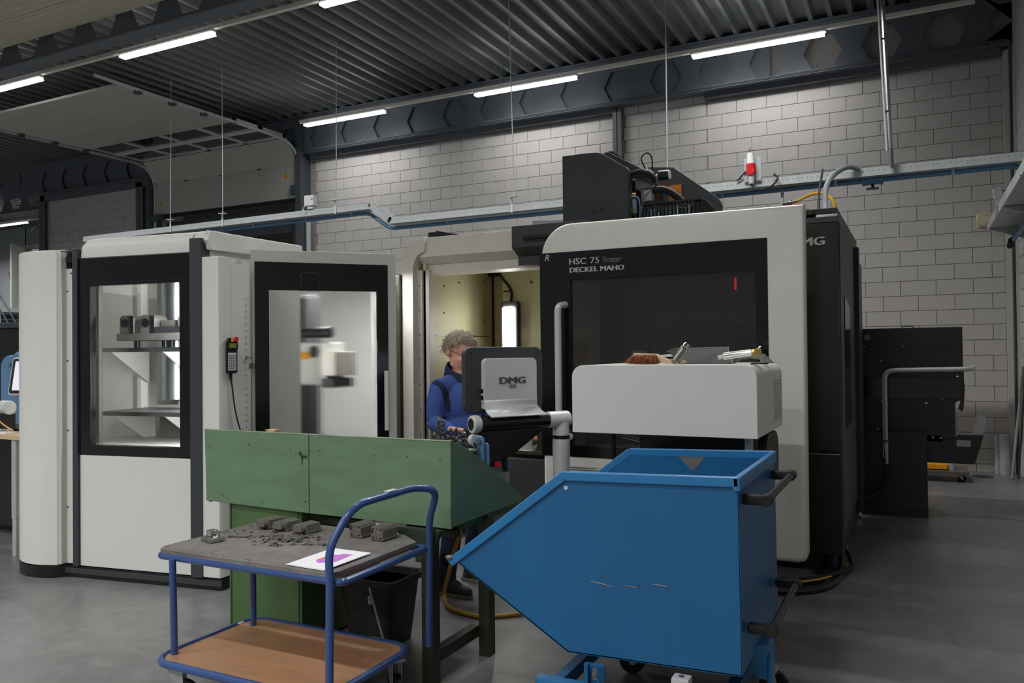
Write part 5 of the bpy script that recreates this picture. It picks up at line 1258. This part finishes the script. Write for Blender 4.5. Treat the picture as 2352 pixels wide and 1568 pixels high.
MB().box((-1.22, 9.15, 3.145), (-1.10, 9.16, 3.155)).build('tap_lever', RED, dr_)
MB().tube(spline([(-1.14, 9.16, 3.19), (-1.0, 9.1, 3.235), (-.86, 9.0, 3.22), (-.76, 8.9, 3.12), (-.71, 8.7, 2.95), (-.70, 8.3, 2.55)]), .017, 8).build('yellow_hose', YELLOW, dr_)
gh = MB().tube(spline([(-.52, 9.08, 3.46), (-.62, 9.0, 3.47), (-.74, 8.8, 3.36), (-.79, 8.5, 3.15), (-.76, 8.2, 2.85), (-.70, 7.9, 2.5)]), .028, 10).build('corrugated_conduit', mat('grey_flexible_conduit', (128, 132, 138), .5)); tag(gh, 'thick grey flexible conduit curving from the tray to the cabinet roof', 'conduit')
bc_ = MB().tube([(-.86, 9.0, 3.47), (-.83, 8.3, 3.1), (-.82, 8.0, 2.50)], .012, 6).build('black_cable', RUBBER); tag(bc_, 'straight black cable dropping behind the white machine roof', 'cable')
ps = thing('power_socket', 'red and white three phase socket mounted on the cable tray', 'socket', (-1.58, 9.05, 3.55))
MB().box((-1.68, 9.07, 3.44), (-1.50, 9.078, 3.70)).build('back_plate', GALV, ps)
MB().cyl((-1.60, 9.02, 3.62), (-1.605, 9.02, 3.74), .045, .035, n=14).build('socket_body', WHITE, ps, bevel=.006)
MB().cyl((-1.598, 9.02, 3.50), (-1.60, 9.02, 3.62), .052, n=16).build('red_collar', RED, ps, bevel=.01)
MB().cyl((-1.60, 8.97, 3.53), (-1.60, 9.02, 3.53), .045, n=16).build('plug_face', RED, ps, bevel=.008)
MB().cyl((-1.595, 9.02, 3.40), (-1.598, 9.02, 3.50), .028, .042, n=12).build('plug_grip', GREYPLASTIC, ps)
MB().tube(spline([(-1.595, 9.02, 3.40), (-1.55, 9.0, 3.33), (-1.40, 9.0, 3.34), (-1.32, 9.02, 3.43), (-1.36, 9.06, 3.49)]), .012, 6).build('socket_lead', RUBBER, ps)
MB().tube([(-1.66, 9.05, 3.55), (-1.76, 9.08, 3.46)], .008, 6).build('socket_lead', RUBBER, ps)
MB().tube([(-1.605, 9.02, 3.74), (-1.61, 9.02, 3.79)], .006, 6).build('hook', STEELDARK, ps)
jb = thing('junction_box', 'pale grey junction box standing on the left of the cable tray', 'junction box', (-7.89, TY, 3.7))
MB().box((-7.975, TY - .04, 3.745), (-7.80, TY + .05, 3.90)).build('box', GREYPLASTIC, jb, bevel=.01)
MB().box((-7.93, TY - .02, 3.702), (-7.83, TY + .03, 3.75)).build('foot', GREYPLASTIC, jb, bevel=.004)
MB().box((-7.84, TY - .043, 3.83), (-7.81, TY - .04, 3.845)).build('box_mark', BLACK, jb)
MB().tube(spline([(-7.96, TY - .03, 3.75), (-8.0, TY - .03, 3.70), (-7.96, TY - .03, 3.66)]), .007, 6).build('lead', GREYPLASTIC, jb)
# tray on the right wall, coming towards the camera
rt = thing('wall_cable_tray', 'galvanised cable tray on brackets along the right wall', 'cable tray', (.95, 9, 2.95))
MB().box((.76, 6.2, 2.935), (1.08, 10.9, 2.94)).box((.755, 6.2, 2.935), (.76, 10.9, 3.03)).box((1.08, 6.2, 2.935), (1.085, 10.9, 3.03)).build('trough', GALV, rt, smooth=0)
for y in (7.4, 9.0, 10.6): MB().prism([(.74, 2.93), (1.13, 2.93), (1.13, 2.80), (1.10, 2.80)], 'y', y, y + .04).build('bracket', GALV, rt, bevel=.003)
bw = thing('wall_air_pipe', 'blue air pipe with black end running under the right wall tray', 'pipe', (1.05, 9, 2.85))
MB().cyl((1.02, 6.2, 2.86), (1.0, 10.7, 2.80), .022, n=10).build('pipe', PIPEBLUE, bw)
MB().cyl((.98, 10.7, 2.80), (.98, 10.9, 2.75), .035, n=10).build('pipe_end', RUBBER, bw, bevel=.008)
for y in (8.6, 10.0): MB().box((.99, y, 2.80), (1.05, y + .03, 2.90)).build('pipe_clip', GREYPLASTIC, bw, bevel=.004)
sr = thing('alarm_siren', 'cream round alarm siren on the back wall near the corner', 'alarm', (.80, 11.7, 3.2))
MB().box((.70, 11.74, 3.10), (.90, 11.77, 3.27)).build('base', PLASTICCREAM, sr, bevel=.02)
MB().lathe([(.095, 0), (.095, .05), (.085, .06), (.08, .055), (.07, .055), (.065, .065), (.055, .06), (.045, .06), (.04, .07), (.02, .07), (.0, .07)], (.795, 11.74, 3.19), 20, Matrix.Rotation(PI / 2, 4, 'X') @ Matrix.Diagonal((1.1, .85, 1, 1))).build('horn', PLASTICCREAM, sr)
wbx = thing('wall_detector', 'white slanted detector box above the cream siren', 'detector', (.93, 11.3, 3.4))
MB().obox((.91, 11.3, 3.40), (.08, .07, .22), ry=math.radians(-8)).build('case', GREYPLASTIC, wbx, bevel=.012)
MB().obox((.86, 11.29, 3.43), (.02, .06, .13), ry=math.radians(-8)).build('lens', WHITE, wbx, bevel=.006)
MB().box((.90, 11.27, 3.20), (.96, 11.33, 3.30)).build('bracket', OFFWHITE, wbx, bevel=.006)
MB().tube(spline([(.95, 11.3, 3.48), (1.0, 11.32, 3.44), (1.0, 11.35, 3.36)]), .006, 6).build('lead', STEELDARK, wbx)
MB().cyl((.99, 11.3, 3.3), (.985, 11.66, 3.32), .012, n=6).build('arm', STEELDARK, wbx)
rp_ = MB().cyl((-22.5, 14.2, 5.15), (-18.2, 12.45, 5.45), .055, n=8).build('red_pipe', mat('dark_red_pipe', (70, 34, 32), .5)); tag(rp_, 'dark red pipe crossing the beam holes at the far left', 'pipe')

# ---------------------------------------------------------------- table and instruments at the left edge
tb = thing('side_table', 'wooden topped table with grey leg at the left edge', 'table', (-7.2, 4.2, 0))
MB().box((-8.0, 3.88, .925), (-6.25, 4.7, .962)).build('top', PALEWOOD, tb, bevel=.003)
for x in (-6.42, -7.9):
    for y in (3.92, 4.6): 
        l = MB().box((x - .028, y - .028, .3), (x + .028, y + .028, .925)).build('leg', GALV, tb, bevel=.004)
        MB().box((x - .024, y - .024, 0), (x + .024, y + .024, .31)).build('leg_foot', GALV, l, bevel=.003)
MB().box((-8.0, 4.3, .1), (-6.6, 4.7, .9)).build('lower_cupboard', BLACK, tb, bevel=.01)
cm = thing('measuring_monitor', 'grey framed touch monitor tilted on the side table', 'monitor', (-6.95, 4.25, .9625))
def tilt(mb, rz=.25, rx=-.18): 
    mb.bm.transform(Matrix.Translation((-6.93, 4.25, 1.05)) @ Matrix.Rotation(rz, 4, 'Z') @ Matrix.Rotation(rx, 4, 'X')); return mb
tilt(MB().prism(rrect(-.16, .2, .36, .54, .03), 'y', -.0, .06)).build('frame', ALUPAINT, cm, bevel=.012)
tilt(MB().prism(rrect(-.14, .22, .34, .525, .02), 'y', -.006, -.0)).build('bezel', BLACK, cm)
tilt(MB().box((-.11, -.009, .245), (.31, -.006, .50))).build('screen', SCREEN, cm)
tilt(MB().box((.05, .02, -.08), (.15, .06, .22))).build('stand_arm', BLACK, cm, bevel=.01)
MB().box((-7.0, 4.1, .963), (-6.7, 4.4, .985)).build('stand_base', BLACK, cm, bevel=.006)
bl = thing('blue_instrument', 'blue measuring instrument body behind the tilted monitor', 'instrument', (-7.3, 4.55, .9625))
MB().prism(rrect(-7.55, .963, -7.0, 1.60, .12), 'y', 4.45, 4.68).build('body', PIPEBLUE, bl, bevel=.03)
MB().tube(spline([(-7.3, 4.4, 1.52), (-7.15, 4.4, 1.60), (-7.0, 4.4, 1.55), (-6.95, 4.4, 1.42)]), .035, 10).build('arched_hose', PIPEBLUE, bl)
bs = thing('black_stand', 'black upright stand at the very left edge of the table', 'stand', (-7.0, 4.0, .9625))
MB().box((-7.12, 3.98, .963), (-6.93, 4.08, 1.32)).build('column', BLACK, bs, bevel=.01)
MB().box((-7.0, 3.97, 1.0), (-6.955, 3.985, 1.30)).build('rail', ANTHRA, bs)
gw = thing('grey_spindle_head', 'grey spindle head under the tilted monitor', 'instrument', (-6.75, 4.05, .9625))
MB().cyl((-6.86, 4.06, 1.16), (-6.74, 4.06, 1.16), .06, n=16).build('head', GREYPLASTIC, gw, bevel=.012)
MB().box((-6.84, 4.0, .963), (-6.76, 4.12, 1.11)).build('post', BLACK, gw, bevel=.006)
MB().cyl((-6.82, 3.96, .985), (-6.60, 3.96, .985), .018, n=12).build('cylinder', CHROME, gw)
MB().tube(spline([(-6.86, 3.95, 1.10), (-6.75, 3.94, 1.09), (-6.62, 3.94, 1.03), (-6.5, 3.94, .99)]), .006, 6).build('yellow_lead', YELLOW, gw)
tag(MB().box((-6.90, 3.91, .9625), (-6.55, 4.0, .975)).build('folded_paper', PAPER, bevel=.001), 'white papers on the front edge of the side table', 'paper')
dk = thing('dark_cabinet', 'dark steel cabinet standing behind the side table at the left', 'cabinet', (-9, 6.5, 0))
MB().box((-11, 6.2, 0), (-8.2, 6.8, 1.95)).build('body', BLACK, dk, bevel=.01)
MB().box((-11, 6.15, 1.95), (-8.15, 6.85, 2.02)).build('top', STEELDARK, dk, bevel=.006)
# ---------------------------------------------------------------- the worker
# local frame: x to the right of the photo, y away from the camera, z up
pr = thing('person', 'man in a royal blue sweater and glasses working at the bench behind the panel', 'person', (-2.73, 4.60, 0), rz=0.46838)
PRIMS = []     # (kind, data, material index)
def cap(a, ra, b, rb, mi): PRIMS.append(('c', (Vector(a), ra, Vector(b), rb), mi))
def ell(c, rad, mi, rot=None): PRIMS.append(('e', (Vector(c), Vector(rad), rot or Matrix.Identity(3)), mi))
SH, NV, TR, SK, SHO = 0, 1, 2, 3, 4
face_dir = Vector((.80, -.60, 0)); latr = Vector((-.60, -.80, 0))       # facing, his right-hand side
turn = Matrix.Rotation(math.atan2(-.60, .80), 3, 'Z')                    # local x = facing
# torso
ell((.01, .01, 1.24), (.135, .185, .19), SH, turn)
ell((.02, .0, 1.06), (.135, .175, .19), SH, turn)
ell((.01, .005, .93), (.13, .172, .11), SH, turn)
ell((.0, .01, 1.35), (.085, .165, .075), SH, turn)
cap((-.005, .01, 1.36), .075, (.005, .0, 1.40), .062, NV)
ell((.0, .01, .86), (.125, .165, .10), TR, turn)
for t_ in (Vector((-.085, -.10, 1.362)), Vector((.08, .115, 1.362))): cap((-.005, .005, 1.405), .058, t_, .058, SH)
# head and neck
cap((.0, .01, 1.38), .062, (.025, -.005, 1.50), .058, SK)
# arms: right arm nearest the camera
R0 = Vector((-.115, -.135, 1.352)); R1 = Vector((-.148, -.15, 1.125)); R2 = Vector((-.045, -.33, 1.108))
cap(R0, .066, (R0 + R1) / 2 + Vector((-.012, -.006, 0)), .06, SH); cap((R0 + R1) / 2 + Vector((-.012, -.006, 0)), .06, R1, .052, SH); cap(R1, .052, R2, .040, SH)
L0 = Vector((.105, .15, 1.352)); L1 = Vector((.20, .15, 1.11)); L2 = Vector((.36, -.03, 1.07))
cap(L0, .066, L1, .052, SH); cap(L1, .052, L2, .038, SH)
# legs
H1, K1, A1 = Vector((-.055, -.085, .88)), Vector((-.035, -.10, .48)), Vector((-.085, -.085, .10))
H2, K2, A2 = Vector((.055, .085, .88)), Vector((.11, .16, .48)), Vector((.06, .23, .10))
for h, k, a in ((H1, K1, A1), (H2, K2, A2)):
    cap(h, .098, k, .07, TR); cap(k, .07, a, .058, TR)
for a in (A1, A2):
    d = Vector((.82, -.5, 0)).normalized()
    cap(a + Vector((0, 0, -.02)), .048, a + d * .09 + Vector((0, 0, -.045)), .042, SHO); cap(a + d * .05 + Vector((0, 0, -.055)), .042, a + d * .165 + Vector((0, 0, -.062)), .036, SHO)
    cap(a - d * .03 + Vector((0, 0, -.06)), .038, a + Vector((0, 0, -.03)), .045, SHO)
# head
hd = Vector((.012, -.012, 1.588)); HS = 1.09; f3 = Vector((.72, -.62, -.30)).normalized()
sx = f3; sy = Vector((0, 0, 1)).cross(sx).normalized(); sz = sx.cross(sy)
HR = Matrix((sx, sy, sz)).transposed()
def hp_(x, y, z): return hd + HR @ Vector((x, y, z)) * HS
ell(hp_(-.008, 0, .022), (.108, .085, .100), SK, HR)
ell(hp_(.022, 0, -.035), (.078, .072, .096), SK, HR)
cap(hp_(.055, 0, -.10), .028, hp_(.05, 0, -.088), .034, SK)
cap(hp_(.088, 0, .012), .010, hp_(.108, 0, -.028), .014, SK)           # nose
cap(hp_(.102, -.012, -.032), .009, hp_(.102, .012, -.032), .009, SK)
cap(hp_(.082, -.022, -.066), .008, hp_(.082, .022, -.066), .008, SK)   # lips
cap(hp_(.082, -.018, -.077), .008, hp_(.082, .018, -.077), .008, SK)
cap(hp_(.084, -.038, .024), .010, hp_(.086, .038, .024), .010, SK)     # brow
for s in (-1, 1):
    ell(hp_(-.020, s * .081, -.006), (.022, .014, .036), SK, HR)        # ears
    ell(hp_(.055, s * .042, -.035), (.026, .022, .022), SK, HR)         # cheeks
    cap(hp_(.01, s * .058, -.075), .014, hp_(.05, s * .02, -.105), .016, SK)
# hands: palm and five bent fingers
def hand(w, d, side, mi=SK):
    d = d.normalized(); up = Vector((0, 0, 1)); lat = d.cross(up).normalized() * side; up = lat.cross(d).normalized() * side
    c = w + d * .045
    for q in (-.026, -.009, .009, .026): cap(w + lat * q * .6, .017, w + d * .085 + lat * q, .0125, mi)
    for q, l in ((-.028, .062), (-.0095, .076), (.0095, .08), (.028, .072)):
        k0 = w + d * .088 + lat * q; k1 = k0 + d * l * .45 - up * .008; k2 = k1 + d * l * .28 - up * .016; k3 = k2 + d * l * .16 - up * .022
        cap(k0, .0105, k1, .0095, mi); cap(k1, .0095, k2, .0088, mi); cap(k2, .0088, k3, .0078, mi)
    t0 = w + d * .025 + lat * .03; t1 = t0 + d * .035 + lat * .026 - up * .012; t2 = t1 + d * .032 + lat * .006 - up * .014
    cap(t0, .014, t1, .011, mi); cap(t1, .011, t2, .009, mi)
hand(R2 + (R2 - R1).normalized() * .018, Vector((.85, .2, -.12)), -1)
hand(L2 + (L2 - L1).normalized() * .018, Vector((.9, -.3, -.1)), 1)
src = MB()
for kind, dta, mi in PRIMS:
    if kind == 'c':
        a, ra, b, rb = dta
        src.tube([a, b], [ra, rb], 16) if (b - a).length > 1e-4 else None
        src.ball(a, ra, 2); src.ball(b, rb, 2)
    else:
        c, rad, rot = dta; src.ball(c, 1, 3, rad, rot.to_4x4())
me = bpy.data.meshes.new('body_src'); src.bm.to_mesh(me); src.bm.free()
tmp = bpy.data.objects.new('body_src', me); COL.objects.link(tmp)
rm = tmp.modifiers.new('r', 'REMESH'); rm.mode = 'VOXEL'; rm.voxel_size = .0065; rm.use_smooth_shade = True
smo = tmp.modifiers.new('s', 'SMOOTH'); smo.iterations = 5; smo.factor = .5
dg = bpy.context.evaluated_depsgraph_get()
body_me = bpy.data.meshes.new_from_object(tmp.evaluated_get(dg)); bpy.data.objects.remove(tmp)
body_me.materials.clear()
for m_ in (BLUECLOTH, NAVYCLOTH, NAVYCLOTH, SKIN, SHOE): body_me.materials.append(m_)
def sdf(p, pm):
    kind, dta, mi = pm
    if kind == 'c':
        a, ra, b, rb = dta; ab = b - a; l2 = ab.length_squared
        t = max(0, min(1, (p - a).dot(ab) / l2)) if l2 > 1e-9 else 0
        return (p - a - ab * t).length - (ra + (rb - ra) * t)
    c, rad, rot = dta; q = rot.transposed() @ (p - c)
    return (Vector((q.x / rad.x, q.y / rad.y, q.z / rad.z)).length - 1) * min(rad)
boxes = []
for pm in PRIMS:
    k, dta, mi = pm
    if k == 'c': c = (dta[0] + dta[2]) / 2; r = (dta[0] - dta[2]).length / 2 + max(dta[1], dta[3])
    else: c = dta[0]; r = max(dta[1])
    boxes.append((c, r))
mi_list = []
for p in body_me.polygons:
    c = p.center; best, bi = 1e9, 0
    for pm, (bc, br_) in zip(PRIMS, boxes):
        if (c - bc).length - br_ > best: continue
        d = sdf(c, pm)
        if d < best: best, bi = d, pm[2]
    mi_list.append(bi)
body_me.polygons.foreach_set('material_index', mi_list)
body_me.polygons.foreach_set('use_smooth', [True] * len(body_me.polygons))
bo = bpy.data.objects.new('body', body_me); COL.objects.link(bo); bo.parent = pr
# navy stripe over the shoulder and down the sleeve seam, and the collar
from mathutils.bvhtree import BVHTree
bvh = BVHTree.FromPolygons([v.co.copy() for v in body_me.vertices], [list(p.vertices) for p in body_me.polygons])
path = spline([(-.160, 0, 1.400), (-.135, 0, 1.392), (-.100, 0, 1.372), (-.078, 0, 1.335), (-.066, 0, 1.285), (-.060, 0, 1.24), (-.058, 0, 1.20)], 6)
m = MB(); prev = None
for i in range(len(path)):
    d = (path[min(i + 1, len(path) - 1)] - path[max(0, i - 1)]).normalized(); nrm = Vector((-d.z, 0, d.x)); row = []
    for q in (-.017, -.0085, 0, .0085, .017):
        p = path[i] + nrm * q; hit = bvh.ray_cast(Vector((p.x, -1.5, p.z)), Vector((0, 1, 0)))[0]
        row.append(None if hit is None else m.bm.verts.new(hit + Vector((0, -.003, 0))))
    if prev:
        for k in range(4):
            f = [prev[k], prev[k + 1], row[k + 1], row[k]]
            if all(f) and max((a.co - b.co).length for a in f for b in f) < .06: m.bm.faces.new(f)
    prev = row
m.build('sleeve_stripe', NAVYCLOTH, pr, smooth=80)
m = MB(); rings = []
ctr = Vector((-.004, .002, 1.425))
for r, z in ((.074, -.045), (.070, .0), (.066, .046), (.072, .050), (.084, .02), (.094, -.035)):
    rings.append([m.bm.verts.new(ctr + turn @ Vector((r * math.cos(a) * (1.1 if math.cos(a) > 0 else 1), r * math.sin(a) * 1.04, z - .046 * math.cos(a)))) for a in [2 * PI * k / 32 for k in range(32)]])
for a, b in zip(rings, rings[1:]):
    for k in range(32): m.bm.faces.new((a[k], a[(k + 1) % 32], b[(k + 1) % 32], b[k]))
m.build('collar', NAVYCLOTH, pr, smooth=80)
# hair: a shell of short locks over the skull
m = MB()
k = MB(); bmesh.ops.create_icosphere(k.bm, subdivisions=4, radius=1)
kill = []
for v in k.bm.verts:
    x, y, z = v.co
    front = x > .55 and z < .42
    low = z < -.30 and x > -.25
    if front or low or z < -.62 or (x > .15 and z < .12): kill.append(v)
bmesh.ops.delete(k.bm, geom=kill, context='VERTS')
for v in k.bm.verts:
    n_ = 1 + .05 * math.sin(v.co.x * 23 + v.co.y * 17) * math.cos(v.co.z * 21) + random.uniform(-.015, .02)
    q = Vector((v.co.x * .108, v.co.y * .087, v.co.z * .106)) * n_
    v.co = hp_(-.012, 0, .024) + HR @ (q * HS)
for q in range(2600):
    th = random.uniform(0, 2 * PI); ph = math.acos(random.uniform(-.35, 1)); d = Vector((math.sin(ph) * math.cos(th), math.sin(ph) * math.sin(th), math.cos(ph)))
    if (d.x > .5 and d.z < .45) or (d.x > .1 and d.z < .15) or (d.z < -.2 and d.x > -.2): continue
    p0 = Vector((d.x * .108, d.y * .086, d.z * .102)); fl = Vector((random.gauss(.008, .009), random.gauss(0, .009), random.gauss(-.006, .007)))
    p1 = p0 * 1.035 + fl; p2 = p0 * 1.05 + fl * 1.8 + Vector((0, 0, -.006))
    c0 = hp_(-.012, 0, .024); w_ = d.cross(Vector((random.random(), random.random(), random.random()))).normalized() * random.uniform(.0015, .0035)
    A_ = [c0 + HR @ (q_ * HS) for q_ in (p0 - w_, p0 + w_, p1 + w_ * .8, p1 - w_ * .8, p2)]
    vs = [m.bm.verts.new(p) for p in A_]; m.bm.faces.new((vs[0], vs[1], vs[2], vs[3])); m.bm.faces.new((vs[3], vs[2], vs[4]))
m.add(k)
hair = m.build('hair', HAIR, pr, smooth=80)
# glasses and eyes
gl = MB()
for s in (-1, 1):
    gl.tube([hp_(.104 - .012 * abs(s * .034 + .020 * math.cos(a)) / .05, s * .034 + .021 * math.cos(a), -.004 + .015 * math.sin(a)) for a in [2 * PI * q / 18 for q in range(18)]], .0016, 6, closed=True)
    gl.tube([hp_(.095, s * .057, .004), hp_(.04, s * .080, .006), hp_(-.01, s * .086, .010), hp_(-.03, s * .084, -.008)], .0016, 6)
gl.tube([hp_(.106, -.013, -.001), hp_(.108, 0, .003), hp_(.106, .013, -.001)], .0016, 6)
gl.build('glasses', BLACK, pr)
for s in (-1, 1): MB().ball(hp_(.078, s * .034, -.004), .013, 2).build('eye', WHITE, pr)
for s in (-1, 1): MB().ball(hp_(.088, s * .034, -.006), .005, 1).build('pupil', BLACK, pr)
for a in (A1, A2):
    d = Vector((.82, -.5, 0)).normalized()
    sole = MB(); n_ = Vector((-d.y, d.x, 0)); pts = []
    for t_, w_ in ((-.075, .018), (-.06, .034), (-.01, .038), (.06, .042), (.13, .044), (.18, .032), (.20, .012)): pts.append((t_, w_))
    out = [a + d * t_ + n_ * w_ for t_, w_ in pts] + [a + d * t_ - n_ * w_ for t_, w_ in pts[::-1]]
    sole.prism([(p.x, p.y) for p in out], 'z', .0, .026).build('shoe_sole', SOLE, pr, bevel=.004)
# trousers gather over the shoes with a knee seam
for k_, a in ((K1, A1), (K2, A2)):
    MB().tube([a + (k_ - a) * .02, a + (k_ - a) * .08], [.064, .061], 18, caps=False).build('trouser_hem', NAVYCLOTH, pr)
